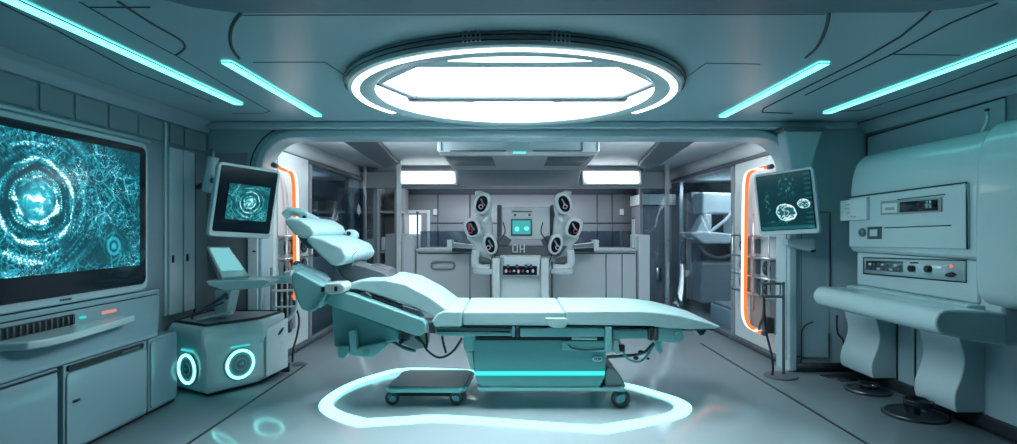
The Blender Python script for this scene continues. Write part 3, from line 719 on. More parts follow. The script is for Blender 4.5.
# ================================================================ SERVICE WALLS (racks, orange tubes)
def rack(s):
    X = 2.6 if s > 0 else -2.25; dx = -s
    side = 'right' if s > 0 else 'left'
    q = lambda px, py, d=0: onX(px, py, X+dx*d)
    R = thing('equipment_rack', (X+dx*.05, 5.9, .1), '%s rack of round black instruments crossed by a glowing orange tube' % side, 'equipment rack', 'orange-lit racks behind the portal')
    if s > 0:
        y0, y1 = 5.42, 6.32
    else: y0, y1 = 5.40, 6.12
    # recessed back board and frame
    bm = B(); box(bm, (X+dx*.001, X+dx*.012), (y0,y1), (.22,1.98)); part('back_board', bm, M['counter'], R, .004)
    for Z in (1.22,1.0,.80,.62):
        bm = B(); box(bm, (X+dx*.012, X+dx*.10), (y0,y1), (Z-.008,Z+.008)); part('shelf', bm, M['metal'], R)
    for Y in (y0+.01, (y0+y1)/2-.1, y1-.01):
        bm = B(); box(bm, (X+dx*.085, X+dx*.10), (Y-.008,Y+.008), (.45,1.45)); part('upright', bm, M['metal'], R)
    L = y1-y0
    k_ = 0
    for Z in (1.11,.90,.71):
        for f, w_, dark in ((.12,.075,1),(.45,.05,0),(.74,.06,1)):
            if s > 0 and Z > 1.0 and f < .3: continue
            Y = y0+L*f
            u_ = B(); box(u_, (X+dx*.013, X+dx*.06), (Y-w_,Y+w_), (Z-.075,Z+.075)); un = part('instrument', u_, M['grey'] if dark else M['dgrey'], R, .01)
            if dark: part('round_face', disc(B(), (X+dx*.058,Y,Z), .072, .022, (dx,0,0), 28), M['bezel'], un); part('face_knob', disc(B(), (X+dx*.08,Y,Z), .02, .01, (dx,0,0), 14), M['dgrey'], un)
            else: part('display', obox(B(), (X+dx*.062,Y,Z+.02), (.004,0,0), (0,.035,0), (0,0,.025)), M['skinpatch'], un)
    # lower bay
    bm = B(); box(bm, (X+dx*.012, X+dx*.02), (y0+.02,y1-.30), (.26,.58)); part('lower_bay', bm, M['brown'], R, .004)
    bm = B(); box(bm, (X+dx*.021, X+dx*.09), (y0+.04,y0+.16), (.27,.42)); pu = part('pump', bm, M['black'], R, .012)
    part('pump_face', disc(B(), (X+dx*.09,y0+.10,.345), .04, .015, (dx,0,0), 20), M['dgrey'], pu)
    # tube
    if s > 0: path = [(769,167),(760,168.5),(751,172),(747.5,180),(746.5,200),(746,240),(745.5,280),(745.5,300),(746,316),(750,326),(757,331),(763,333)]
    else: path = [(276,166),(283,169),(290,172),(293,180),(294,200),(294.5,240),(295,280),(295,300)]
    pts = [q(x, y, .12) for x, y in path]
    tb = part('orange_tube', tube(B(), sm(pts, 4), .017, 10), M['e_or'], R, label='glowing orange tube')
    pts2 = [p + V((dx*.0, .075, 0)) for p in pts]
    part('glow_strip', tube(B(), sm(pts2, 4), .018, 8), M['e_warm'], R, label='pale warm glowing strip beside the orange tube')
    part('tube_end', cyl(B(), pts[0], pts[0]+(pts[0]-pts[1]).normalized()*.06, .024), M['dgrey'], R)
    part('tube_end', cyl(B(), pts[-1], pts[-1]+(pts[-1]-pts[-2]).normalized()*.05, .024), M['dgrey'], R)
    if s > 0:
        part('hose', tube(B(), sm([q(764,300,.10),q(763,315,.12),q(760,324,.12),q(759,330,.12)], 4), .012, 8), M['dgrey'], R)
    return R
rack(1); rack(-1)
# narrow latches
for x, y, X in ((778.5,252,2.6),(268.5,251,-2.25)):
    pass

# stand with clamp at the foot of the right service wall
t = thing('pole_stand', (2.37,4.87,0), 'dark pole stand on a round base beside the right service wall', 'stand')
c = onZ(781,376.5,0)
t.location = c; LOC[t.name] = c.copy()
bm = lathe(B(), c, [(.001,0),(.135,0),(.14,.008),(.13,.018),(.03,.025),(.001,.025)], n=40); part('base_disc', bm, M['dgrey'], t)
pp = P(783.5,282,c.y)
bm = cyl(B(), (pp.x,c.y,.02), (pp.x,c.y,pp.z), .012); part('pole', bm, M['dgrey'], t)
bm = B(); a = [P(x,y,c.y-.01) for x,y in ((763,284),(784,284),(784,297),(763,297))]; tube(bm, a, .010, 6, True); tube(bm, [p+V((0,.07,0)) for p in a], .010, 6, True)
for p in a: tube(bm, [p, p+V((0,.07,0))], .008, 6)
part('clamp_frame', bm, M['dmetal'], t)
bm = tube(B(), sm([P(x,y,c.y-.03) for x,y in ((764,298),(765,320),(767,336),(771,352),(773,366),(772,376))], 5), .010, 8); part('cord', bm, M['black'], t)

# fittings on the face of the portal wall, right side
t = thing('wall_access_door', (2.9,5.09,.1), 'pale access door outlined by a dark joint right of the right monitor', 'access door')
bm = B(); Y = YP-.006
a, c = P(786,0,Y), P(829.5,0,Y)
box(bm, (a.x,c.x), (Y,YP-.001), (.10,P(0,213,Y).z)); part('leaf', bm, M['wall'], t, .004)
bm = tube(B(), [P(x,y,Y-.002) for x,y in ((813,212),(830,212),(830,287))], .007, 6); part('joint', bm, M['gasket'], t)
t = thing('cable_loop', P(815,358,YP-.03), 'thin dark bent cable loop low on the portal wall', 'cable')
bm = tube(B(), sm([P(x,y,YP-.02) for x,y in ((813,322),(806,325),(802,331),(801.5,345),(801.5,360))], 4), .006, 6); part('cable_run', bm, M['gasket'], t)
bm = tube(B(), [P(x,y,YP-.02) for x,y in ((796,356),(806,358),(829,358),(829,333))], .006, 6); part('cable_run', bm, M['gasket'], t)
t = thing('hanging_cable', P(843,368,4.9), 'thin dark cable hanging under the left end of the right machine', 'cable')
bm = tube(B(), sm([P(x,y,5.02) for x,y in ((837,315),(837.5,332),(843,340),(844,352),(843,368))], 5), .008, 6); part('cable_run', bm, M['gasket'], t)
# tapered column above the right monitor
t = thing('monitor_support_column', (P(805,0,5).x,5.0,1.8), 'tapered pale support column above the right monitor', 'support column')
bm = fp(B(), [(785,130),(824,130),(813,165),(811,176),(791,176),(790,165)], 4.90, 5.06); part('column', bm, M['panel'], t, .02)
bm = fp(B(), [(783,127),(826,127),(824,130.5),(785,130.5)], 4.88, 5.07); part('cap', bm, M['dgrey'], t, .006)
t = thing('wall_shelf', P(800,250,5.0), 'small curved shelf on the wall below the right monitor', 'shelf')
bm = fp(B(), [(788,239),(815,239),(816,250),(811,251.5),(800,249.5),(788,245)], 4.97, 5.095); part('tray', bm, M['panel'], t, .012)
bm = fp(B(), [(811,250),(816,249.5),(816,251.5),(812,252.5)], 4.965, 4.99); part('tip', bm, M['black'], t)
# tall cabinet line at the left portal wall
t = thing('corner_panel', (-2.5,5.08,0), 'tall brownish corner panel behind the left monitor', 'wall panel')
bm = B(); a, c = P(205,0,5.08), P(247,0,5.08); box(bm, (a.x,c.x), (5.075,5.098), (.12,1.98)); part('board', bm, M['brown'], t, .004)
bm = B(); a, c = P(249.5,0,5.08), P(259.5,0,5.08); box(bm, (a.x,c.x), (5.04,5.098), (.02,1.35)); po = part('white_edge_post', bm, M['white'], t, .008)
bm = ywall(B(), 252.5,250.5,255.5,252,5.03,.012); part('latch', bm, M['black'], po)

# ================================================================ MONITORS
def monitor(name, corners, thick, label, m_front, disp, scr, frame_m):
    TL, TR, BR, BL = corners
    pn_ = (TR-TL).cross(BL-TL); e_ = V((0,0,H)); BR = e_ + (BR-e_)*(pn_.dot(TL-e_)/pn_.dot(BR-e_))
    nrm = (TR-TL).cross(BL-TL).normalized()
    if nrm.y > 0: nrm = -nrm
    def Q(u, v, d=0): return (TL*(1-u)+TR*u)*(1-v)+(BL*(1-u)+BR*u)*v + nrm*d
    t = thing(name, Q(.5,1), label, 'monitor', 'arm monitors beside the portal')
    rr = rrect(0,1,0,1,.06)
    bm = prism(B(), [Q(u,v) for u,v in rr], -nrm*thick); part('housing', bm, M[frame_m], t, .012, 3)
    bm = prism(B(), [Q(u,v,.006) for u,v in rrect(.045,.955,.04,.93,.03)], -nrm*.01); part('front_glass', bm, M[m_front], t, .002)
    u0,u1,v0,v1 = disp
    bm = quad(B(), [Q(u0,v1,.012),Q(u1,v1,.012),Q(u1,v0,.012),Q(u0,v0,.012)]); part('display', bm, scr, t, weld=False)
    return t, Q, nrm
t, Q, nr = monitor('monitor', (P(219,161,4.42),P(281,171,4.78),P(271,239,4.72),P(208,236,4.36)), .07, 'black bezel arm monitor showing cyan rings, above the tablet tray', 'bezel', (.20,.86,.27,.76), M['scr_left'], 'white2')
c = Q(.1,.3,-.11)
bm = tube(B(), sm([P(207,193,4.72),P(208,187,4.72),P(211,172,4.72),P(213,160,4.72),P(213.5,157,4.72)], 4), [.02]+[.045]*15+[.02], 14)
part('arm_sleeve', bm, M['white2'], t)
bm = disc(B(), P(212.5,157,4.72), .018, .06); ellipsoid(bm, P(212.5,151,4.72), (.022,.022,.02)); part('arm_pin', bm, M['dmetal'], t)
bm = cyl(B(), P(211,180,4.72), Q(.2,.3,-.06), .022); cyl(bm, P(211,180,4.72), (-2.745,4.93,1.66), .022); part('arm_link', bm, M['dmetal'], t)
t, Q, nr = monitor('monitor', (P(753,175,5.02),P(813,166,4.72),P(820,233,4.66),P(759,236,4.98)), .09, 'arm monitor showing two cyan brain scans, in front of the tapered column', 'bezel', (.06,.94,.05,.92), M['scr_right'], 'white2')
bm = cyl(B(), Q(.6,.3,-.08), (P(803,0,4.95).x,4.95,1.75), .035); part('mount', bm, M['dmetal'], t)

# big wall screen
XS = -2.66
def yz(bm, y0, y1, z0, z1, r, x0, x1):
    return prism(bm, [(x0,a,b_) for a,b_ in rrect(y0,y1,z0,z1,r)], (x1-x0,0,0))
ys = lambda px, X=XS: X*F/(px-CX)
t = thing('wall_screen', (-2.7,3.2,.85), 'huge glossy wall screen showing glowing cyan rings on the left wall', 'wall screen')
yR = ys(150)
bm = yz(B(), 2.02, yR, .842, 1.925, .07, -2.748, -2.67); part('surround', bm, M['panel'], t, .018, 3)
bm = yz(B(), 2.06, yR-.045, .895, 1.885, .045, -2.672, -2.662); part('outer_joint', bm, M['gasket'], t)
bm = yz(B(), 2.07, yR-.055, .905, 1.875, .04, -2.664, -2.655); part('bezel', bm, M['bezel'], t)
yD = ys(139.5, -2.654)
bm = quad(B(), [(-2.652,2.14,1.035),(-2.652,yD,1.035),(-2.652,yD,1.835),(-2.652,2.14,1.835)]); part('display', bm, M['scr_big'], t, weld=False)
bm = B()
for px0, px1 in ((60,62.4),(63,64.6),(65.4,67.2),(67.8,69),(69.6,71.6)):
    a, b_ = onX(px0,297.6,-2.668), onX(px1,295.4,-2.668); box(bm, (-2.672,-2.666), (a.y,b_.y), (.864,.876))
part('maker_mark', bm, M['dgrey'], t)

# rail and recessed boxes above the screen
z0_, z1_ = 1.985, 2.145
edges = [20,-40]
ed_px = [37,73,107,137,163]
yb_ = [2.6] + [2.75*F/(CX-x) for x in ed_px]
for i in range(len(yb_)-1):
    bm = yz(B(), yb_[i]+.012, yb_[i+1]-.012, z0_, z1_, .01, -2.749, -2.742); o = part('wall_recess_panel', bm, M['band'], bevel=.003)
    tag(o, 'dark grey recessed panel above the wall screen, %s leftward from the pale upright trim' % ('fifth','fourth','third','second','first')[i+0 if i < 5 else 4], 'wall panel', 'recessed panels along the left wall')
for a_, b2, lab in ((4.52,4.70,'narrow'),(4.73,5.05,'wide')):
    bm = yz(B(), a_, b2, z0_, z1_, .01, -2.749, -2.742); tag(part('wall_recess_panel', bm, M['band'], bevel=.003), '%s dark grey recessed panel above the tall lockers, %s of the two' % (lab, 'left' if lab == 'narrow' else 'right'), 'wall panel', 'recessed panels along the left wall')
bm = tube(B(), [(-2.744,2.0,1.962),(-2.744,4.28,1.962)], .008, 6); struct('trim_%d' % k, bm, M['gasket']); k += 1
bm = tube(B(), [(-2.70,2.0,1.945),(-2.70,4.2,1.945)], .014, 8); struct('trim_%d' % k, bm, M['panel']); k += 1
bm = B(); box(bm, (-2.75,-2.735), (4.44,4.47), (0.6,2.15)); struct('trim_%d' % k, bm, M['panel'], .004); k += 1
# tall lockers beside the screen
for a_, b2, lab in ((4.48,4.66,'narrow pale tall locker just right of the wall screen'),(4.68,4.84,'narrow pale tall locker nearest the left monitor')):
    t = thing('tall_locker', (-2.74,(a_+b2)/2,.55), lab, 'locker', 'tall lockers by the wall screen')
    bm = yz(B(), a_, b2, .60, 1.95, .012, -2.749, -2.722); part('locker_door', bm, M['panel'], t, .005)
    bm = B(); box(bm, (-2.722,-2.712), (a_+.03,a_+.05), (1.02,1.08)); part('latch', bm, M['black'], t)
bm = tube(B(), [(-2.745,4.87,.3),(-2.745,4.87,1.95)], .010, 6); struct('trim_%d' % k, bm, M['gasket']); k += 1

# ================================================================ LEFT LOW CABINETS
XC = -2.5
ctop = .525
# sloping console top above the cabinets
console = t = thing('console_ledge', (-2.62,3.0,.53), 'smooth sloping console ledge under the wall screen', 'ledge')
prof = [(-2.749,.53),(XC+.0,.53),(XC+.0,.552),(-2.56,.60),(-2.64,.66),(-2.668,.72),(-2.672,.835),(-2.749,.835)]
bm = B(); v0 = [bm.verts.new((x,1.2,z)) for x,z in prof]; v1 = [bm.verts.new((x,4.40-(x+2.75)*1.7,z)) for x,z in prof]
bm.faces.new(v0); bm.faces.new(v1[::-1])
for i in range(len(prof)): j = (i+1) % len(prof); bm.faces.new((v0[i],v1[i],v1[j],v0[j]))
part('body', bm, M['wall_low'], t, .012, 3)
bm = tube(B(), [(-2.672,1.3,.80),(-2.672,4.24,.80)], .005, 6); part('joint', bm, M['gasket'], t)
for (a_, b2, lab) in ((1.6,3.11,'left low glossy grey cabinet, cut by the photo edge'),(3.15,3.87,'low glossy cabinet with a dark grip slot, beside the ring-lit cart'),(3.89,4.22,'short low panel unit reflecting the cart ring lights')):
    t = thing('low_cabinet', (-2.62,(a_+b2)/2,0), lab, 'cabinet', 'low cabinets along the left wall')
    bm = B(); box(bm, (-2.745,XC-.012), (a_,b2), (.02,ctop)); part('body', bm, M['wall_low'], t, .006)
    bm = yz(B(), a_+.012, b2-.012, .035, .475 if 'slot' in lab else .505, .03, XC-.012, XC); part('cabinet_door', bm, M['wall_low'], t, .006, 3)
    bm = B(); box(bm, (-2.74,XC-.03), (a_,b2), (0.0,.0199)); part('plinth', bm, M['gasket'], t)
    if 'slot' in lab:
        bm = yz(B(), a_+.02, b2-.05, .483, .518, .012, XC-.011, XC+.004); part('grip_slot', bm, M['black'], t, .003)
        bm = yz(B(), a_+.45, b2-.10, .492, .504, .004, XC+.004, XC+.008); part('grip_strip', bm, M['dmetal'], t)
        bm = B(); box(bm, (XC,XC+.008), (3.20,3.25), (.30,.312)); part('lock', bm, M['black'], t)
    if 'left low' in lab:
        bm = B(); box(bm, (XC-.004,XC+.002), (a_+.02,b2-.0), (.505,.515)); part('grip_joint', bm, M['black'], t)
# paper feed tray with black grille

def oX(px, py, X): return onX(px, py, X)
bm = B()
outl = [(-2.66,2.86),(-2.50,2.90),(-2.455,2.98),(-2.45,3.12),(-2.47,3.30),(-2.50,3.55),(-2.54,3.80),(-2.66,3.80)]
prism(bm, [(x,y,.665) for x,y in sm([(x,y,0) for x,y in outl],1) and outl], (0,0,.045)); t = part('feed_tray', bm, M['white2'], console, .014, 3)
bm = B(); box(bm, (-2.678,-2.652), (2.87,3.42), (.712,.775)); g_ = part('grille', bm, M['black'], t, .006)
for i in range(13):
    bm = B(); y = 2.90+i*.041; box(bm, (-2.655,-2.645), (y,y+.011), (.716,.772)); part('grille_bar', bm, M['dgrey'], g_)
bm = B(); box(bm, (-2.67,-2.655), (3.47,3.51), (.735,.75)); part('indicator', bm, M['e_led'], t)
bm = B(); box(bm, (-2.67,-2.655), (3.66,3.78), (.735,.755)); part('amber_lamp', bm, emit('amber', (.9,.45,.35), .6), t)
# ================================================================ RING-LIT CART
A_, B_, C_ = V((-2.70,4.47,0)), V((-2.32,4.25,0)), V((-2.05,4.62,0))
cart = thing('ring_lit_cart', (-2.35,4.65,0), 'rounded cart with two glowing cyan ring lights, below the tablet tray', 'cart')
def plan(off, yend=5.02):
    c = V((-2.37,4.72,0))
    pts = [V((-2.70,yend,0)), A_, B_, C_, V((-2.03,4.75,0)), V((-2.01,yend,0))]
    out = []
    for i, p in enumerate(pts):
        d = (p-c); q = p+d.normalized()*(off if i < 4 else min(off, -.004))
        if abs(p.y-yend) < .01: q = V((q.x,yend,0))
        if q.x < -2.74: q.x = -2.74
        out.append(q)
    return out
def layered(layers):
    bm = B(); rows = []
    for off, z in layers: rows.append([bm.verts.new(V((p.x,p.y,z))) for p in plan(off)])
    for r0, r1 in zip(rows, rows[1:]):
        n_ = len(r0)
        for i in range(n_): bm.faces.new((r0[i], r0[(i+1) % n_], r1[(i+1) % n_], r1[i]))
    bm.faces.new(rows[0][::-1]); bm.faces.new(rows[-1]); return bm
part('body', layered([(-.05,.02),(-.015,.05),(0,.10),(0,.36),(.035,.42),(.035,.50),(.0,.545)]), M['white2'], cart, .045, 4)
part('base', layered([(-.07,0),(-.065,.012),(-.06,.0199)]), M['gasket'], cart, .01)
part('top_recess', layered([(-.035,.546),(-.035,.556)]), M['grey'], cart, .004)
pl = plan(-.03); part('black_rim', tube(B(), [V((p.x,p.y,.556)) for p in pl], .010, 8, True), M['black'], cart)
bm = B(); p0, p1 = C_+V((.012,.04,0)), V((-1.998,5.01,0)); d = (p1-p0); nrm = V((d.y,-d.x,0)).normalized()
prism(bm, [p0+V((0,0,.06)), p1+V((0,0,.06)), p1+V((0,0,.50)), p0+V((0,0,.46))], nrm*.014)
sp = part('side_panel', bm, M['white'], cart, .006)
c = p0*.35+p1*.65; ellm = Matrix.Rotation(math.atan2(d.y,d.x), 4, 'Z') @ Matrix.Rotation(math.radians(-25), 4, 'Y')
bm = ellipsoid(B(), c+nrm*.014+V((0,0,.40)), (.055,.006,.016), ellm); part('grip', bm, M['black'], sp)
def ringlight(p, q, zc, r, f):
    c = (p*(1-f)+q*f); d = (q-p).normalized(); nr = V((d.y,-d.x,0)); c = c+V((0,0,zc)); up = V((0,0,1))
    def cc(rad, off, k_=40): return [c+nr*off+d*rad*math.cos(2*math.pi*i/k_)+up*rad*math.sin(2*math.pi*i/k_) for i in range(k_)]
    ds = part('lamp_dish', disc(B(), c+nr*-.002, r+.020, .012, nr, 40), M['teal'], cart)
    part('lamp_ring', tube(B(), cc(r, .014), .0105, 10, True), M['e_cart'], ds)
    part('lamp_lens', disc(B(), c+nr*.008, r*.72, .008, nr, 32), M['band'], ds)
    part('inner_ring', tube(B(), cc(r*.42, .017, 24), .004, 6, True), M['teal2'], ds)
    part('emblem', obox(B(), c+nr*.018, d*.022, nr*.002, up*.010), M['teal2'], ds)
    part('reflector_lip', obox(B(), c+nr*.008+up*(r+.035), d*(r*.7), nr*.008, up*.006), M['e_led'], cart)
ringlight(A_, B_, .205, .108, .52); ringlight(B_, C_, .215, .108, .60)
bm = obox(B(), V((-2.325,4.235,.44)), (.004,0,0), (0,.006,0), (0,0,.018)); part('corner_mark', bm, M['black'], cart)

# tablet tray above the cart
t = thing('tablet_stand', (-2.25,4.7,.56), 'white swing tray on a tapered post rising from the cart', 'tray stand')
bm = fp(B(), [(214,290),(232,290),(226,317.5),(216,318.3),(214,318.3)], 4.55, 4.70); part('post', bm, M['white2'], t, .015)
c = fp(B(), [(205,281),(264,280),(270,282),(262,288),(225,291),(209,286)], 4.38, 4.75); part('tray_plate', c, M['white2'], t, .012, 3)
bm = tube(B(), sm([P(x,y,4.52) for x,y in ((194,315),(208,306),(222,297),(226,294),(227,299))], 5), .013, 8)
tube(bm, sm([P(x,y,4.50) for x,y in ((192,319.3),(194,314),(206,309),(224,302))], 5), .009, 8); part('hoop_arm', bm, M['dmetal'], t)
bm = tube(B(), [P(197,320,4.46),P(214,316,4.46),P(232,312,4.46)], .010, 8); part('lever', bm, M['white'], t)
bm = fp(B(), [(264,277),(292,275),(292,284),(266,283)], 4.6, 4.72); part('side_arm', bm, M['white2'], t, .008)
t = thing('tablet', P(230,280,4.5), 'tilted pale tablet device standing on the white swing tray', 'tablet')
TL, TR, BR, BL = P(206.5,246,4.55), P(229,246.5,4.62), P(250,276,4.50), P(222,277.5,4.42)
nr_ = (TR-TL).cross(BL-TL).normalized(); nr_ = nr_ if nr_.y < 0 else -nr_
bm = prism(B(), [TL,TR,BR,BL], -nr_*.035); part('casing', bm, M['white2'], t, .008, 3)
f_ = lambda u, v, d: (TL*(1-u)+TR*u)*(1-v)+(BL*(1-u)+BR*u)*v + nr_*d
bm = prism(B(), [f_(.09,.07,.004),f_(.93,.07,.004),f_(.93,.80,.004),f_(.09,.80,.004)], -nr_*.006); part('screen', bm, emit('tablet_screen', (.24,.68,.74), .75), t)
bm = prism(B(), [P(206.5,250,4.57),P(208,278.5,4.50),P(218,278.5,4.50)], (0,.1,0)); part('stand_wedge', bm, M['dgrey'], t, .004)

# hose rack beside the cart
t = thing('hose_rack', (-1.98,5.15,0), 'curved white wire rack with dark upright hoses, behind the cart', 'rack')
Yh = 5.09
bm = B()
tube(bm, sm([P(x,y,Yh) for x,y in ((271,277),(290,279),(296,292),(297,305),(290,318),(280,323),(272,324))], 5), .016, 8)
for y in (291,307.5): tube(bm, [P(271,y,Yh),P(296,y-1,Yh)], .010, 8)
part('wire_frame', bm, M['white'], t)
for x, mm in ((274,'metal'),(279,'black'),(285,'black'),(290,'dmetal')):
    bm = cyl(B(), P(x,279,Yh+.05), P(x,322,Yh+.05), .016 if mm == 'black' else .012, n=12); part('hose', bm, M[mm], t)
a = P(272,0,Yh); part('upright', cyl(B(), P(271.5,268,Yh), (P(271.5,268,Yh).x,Yh,0), .012), M['metal'], t)
t = thing('drip_pole', onZ(299,364,0), 'bent black cable pole on a round foot beside the cart', 'pole')
c = onZ(299,364.5,0); t.location = c; LOC[t.name] = c.copy()
bm = lathe(B(), c, [(.001,0),(.07,0),(.075,.006),(.06,.016),(.02,.03),(.001,.03)], n=28); part('foot', bm, M['dgrey'], t)
bm = tube(B(), sm([P(x,y,c.y) for x,y in ((293,300),(299,318),(297,335),(293,350),(292.5,362))], 5), .010, 8); part('cable', bm, M['black'], t)

# ================================================================ OPERATING TABLE
bed = thing('operating_table', (.1,4.3,0), 'long mint-green padded operating table in the middle of the room', 'operating table')
Y0, Y1 = 3.90, 4.66
def pad(name, pxs, a, b_, bev, m='cushion', lab=None): return part(name, fp(B(), pxs, a, b_), M[m], bed, bev, 4, label=lab)
pad('hip_pad', [(437,314),(444,311),(462,311),(462,327),(432,327),(431,322)], Y0, Y1, .022)
pad('seat_pad', [(462.6,311),(565,311),(567,326),(462.6,325.5)], Y0, Y1, .022)
fpoot = pad('foot_pad', [(565.6,311),(640,311),(660,312.5),(680,315.5),(700,320.5),(722,327),(716,329),(690,329.5),(664,328),(650,326),(567.5,325)], Y0, Y1, .020)
part('pad_tab', fp(B(), [(545,318),(566,318),(569,322),(565,328),(552,328),(546,323)], 3.885, 3.93), M['cushion'], bed, .01, 3)
# back section, raised and rounded
sidep = [(344,288),(350,283),(362,280.5),(385,280),(405,284),(430,297),(447,309.5),(450,313),(444,319),(436,318.5),(420,310.5),(404,303.5),(380,295.5),(356,289.5),(347,289.5)]
pad('back_pad', sidep, 3.92, 4.66, .05, lab='thick raised back cushion')
# two head cushions
pad('neck_pad', [(305,240),(309,235.5),(322,238.5),(342,247),(347,256),(345,262),(338,266.5),(331,265),(318,254)], 3.90, 4.72, .032)
pad('head_pad', [(283,221),(288,217),(300,219),(311,226),(315,233),(310,237.5),(302,238.5),(293,234)], 3.90, 4.66, .030)
part('head_bolster', tube(B(), sm([P(x,y,4.45) for x,y in ((285,216),(291,211.5),(301,213),(308,217),(318,222))], 4), .035, 12), M['cushion'], bed)
part('hinge', disc(B(), P(305.5,216.5,4.38), .035, .05, (0,-1,0), 20), M['cushion'], bed)
part('hinge_pin', disc(B(), P(304.5,217.2,4.33), .014, .012, (0,-1,0), 14), M['black'], bed)
part('hinge', fp(B(), ell(350,234.5,6,4.5,30,18), 4.62, 4.74), M['cushion'], bed, .015)
part('hinge_pin', disc(B(), P(349,233.5,4.615), .017, .012, (0,-1,0), 14), M['black'], bed)
part('cushion_seam', tube(B(), sm([P(x,y,3.995) for x,y in ((352,266),(354,262),(352,257),(356,252))],3), .004, 6), M['teal'], bed)
# support of the head part
part('head_support', fp(B(), [(318,252),(326,250),(352,262),(384,272),(396,281),(384,286),(352,284),(340,276),(334,266)], 4.18, 4.42), M['dgrey'], bed, .02)
part('neck_bracket', fp(B(), [(296,236),(308,238),(316,248),(308,249)], 4.2, 4.4), M['dgrey'], bed, .01)
part('support_plate', fp(B(), [(345,268),(372,265),(388,270),(396,280),(372,276)], 4.30, 4.55), M['dgrey'], bed, .01)
# bolster and arm housing at the head end
part('arm_bolster', tube(B(), [P(293,270,3.98),P(297,271,3.98),P(322,281,3.98),P(327,284,3.98)], [.045,.062,.062,.045], 16), M['cushion'], bed)
part('arm_housing', fp(B(), [(291,273),(296,271),(322,285),(329,290),(326,295),(317,309),(309,312),(301,310),(297,302),(291,283)], 3.80, 4.05), M['teal2'], bed, .022, 3)
part('housing_edge', tube(B(), [P(326,294,3.79),P(316,309,3.79),P(309,312,3.79)], .009, 6), M['teal2'], bed)
part('bracket', fp(B(), [(322,287),(326,283.5),(341,283),(345,287),(343,293),(330,295),(323,292)], 3.76, 3.95), M['white'], bed, .012, 3)
for x, y in ((322.5,289.5),(335.5,289)):
    part('bracket_bolt', fp(B(), [(x-1.6,y-2.5),(x+1.6,y-2.5),(x+1.6,y+2.5),(x-1.6,y+2.5)], 3.745, 3.77), M['black'], bed, .004)
part('clamp', fp(B(), [(283,272),(291,270),(292,283),(286,282)], 3.85, 3.98), M['white'], bed, .01)
part('clamp_knob', ellipsoid(B(), P(297,265,3.98), (.03,.03,.03)), M['dmetal'], bed)
part('beam', fp(B(), [(329,294),(345,293),(352,294.5),(423,320),(426,325),(425,333),(420,336.5),(414,335.5),(331,306),(323,302)], 3.84, 3.95), M['teal2'], bed, .012, 3)
part('beam_slot', fp(B(), [(344,289),(352,288.5),(412,310),(420,316),(416,317),(346,293)], 3.93, 4.02), M['black'], bed, .006)
for q in ([(360,293),(366,292),(372,296),(368,301),(360,298)], [(402,305),(418,310),(424,317),(404,311)]):
    part('slot_fitting', fp(B(), q, 3.90, 3.95), M['dmetal'], bed, .006)
# box under the beam
part('actuator_housing', fp(B(), [(331,304),(397,330),(398,341),(352,349),(334,347)], 3.99, 4.45), M['teal'], bed, .012)
part('side_joint', fp(B(), [(323,300),(331,303),(331,312),(328,312)], 3.97, 4.1), M['dgrey'], bed, .006)
part('hanger', fp(B(), [(348,331),(354,329.5),(356,333),(357,352),(350,353)], 3.93, 3.99), M['teal2'], bed, .008)
for q, mm in (([(337,346),(349,346),(349,352),(344,359),(338,358)],'teal'), ([(357,348),(384,342),(386,347),(374,358),(364,358),(357,356)],'teal2'), ([(349,350),(358,350),(358,357),(349,355)],'teal2')):
    part('end_fitting', fp(B(), q, 3.93, 4.12), M[mm], bed, .010)
part('fitting_face', fp(B(), ell(366,353,3.5,3,0,12), 3.915, 3.935), M['teal'], bed)
part('drive_pipe', tube(B(), sm([P(x,y,4.08) for x,y in ((384,343),(392,342),(402,347),(412,350),(416,350))], 4), .014, 10), M['dmetal'], bed)
part('gear_box', fp(B(), [(397,329),(414,336),(426,337),(426,348),(414,350),(398,342)], 4.05, 4.25), M['grey'], bed, .01)
part('gear', disc(B(), P(405,336,4.04), .04, .03, (0,1,0), 24), M['dmetal'], bed); part('gear_knob', disc(B(), P(401,342,4.01), .016, .04, (0,1,0), 14), M['black'], bed)
# cables
for pts in ([(417,336),(423,343),(427,350),(433,355),(439,357.5),(447,355.5),(455,349),(462,338)], [(426,333),(427,343),(426,349)], [(442,334),(443,342),(446,353)]):
    part('cable', tube(B(), sm([P(x,y,4.0) for x,y in pts], 5), .0085, 8), M['black'], bed)
part('plug', cyl(B(), P(416,336,3.99), P(422,342,3.99), .018, .010, 12), M['black'], bed)
# seat rail and panels
part('rail', fp(B(), [(428,327),(444,327),(512,329),(512,336),(440,336),(431,333)], 3.93, 4.60), M['teal2'], bed, .008)
part('rail_slot', fp(B(), [(437,330.6),(510,331.4),(510,332.6),(437,332)], 3.915, 3.935), M['black'], bed)
part('rail_slot', fp(B(), [(440,325.5),(548,326),(548,327.6),(440,327.2)], 3.935, 3.97), M['black'], bed)
part('rail_end', fp(B(), [(428,322),(434,322),(435,334),(429,333)], 3.90, 3.94), M['dmetal'], bed, .006)
for x in (513,517):
    part('rail_clamp', fp(B(), [(x-1,327),(x+2,327),(x+2,337),(x-1,337)], 3.90, 3.97), M['teal' if x < 515 else 'dmetal'], bed, .005)
part('under_frame', fp(B(), [(512,326.5),(700,328.5),(694,331),(512,330)], 3.96, 4.60), M['dmetal'], bed, .005)
part('side_cover', fp(B(), [(520,328),(605,328),(605,337),(520,337)], 3.925, 4.00), M['teal2'], bed, .008)
part('side_cover', fp(B(), [(613,330),(648,330),(648,339),(613,339)], 3.925, 4.00), M['teal'], bed, .008)
part('cover_post', fp(B(), [(606,327),(612,327),(612,353),(606,353)], 3.90, 4.00), M['teal2'], bed, .006)
part('cover_post', fp(B(), [(649,328),(653,328),(653,341),(649,341)], 3.91, 4.00), M['dmetal'], bed, .006)
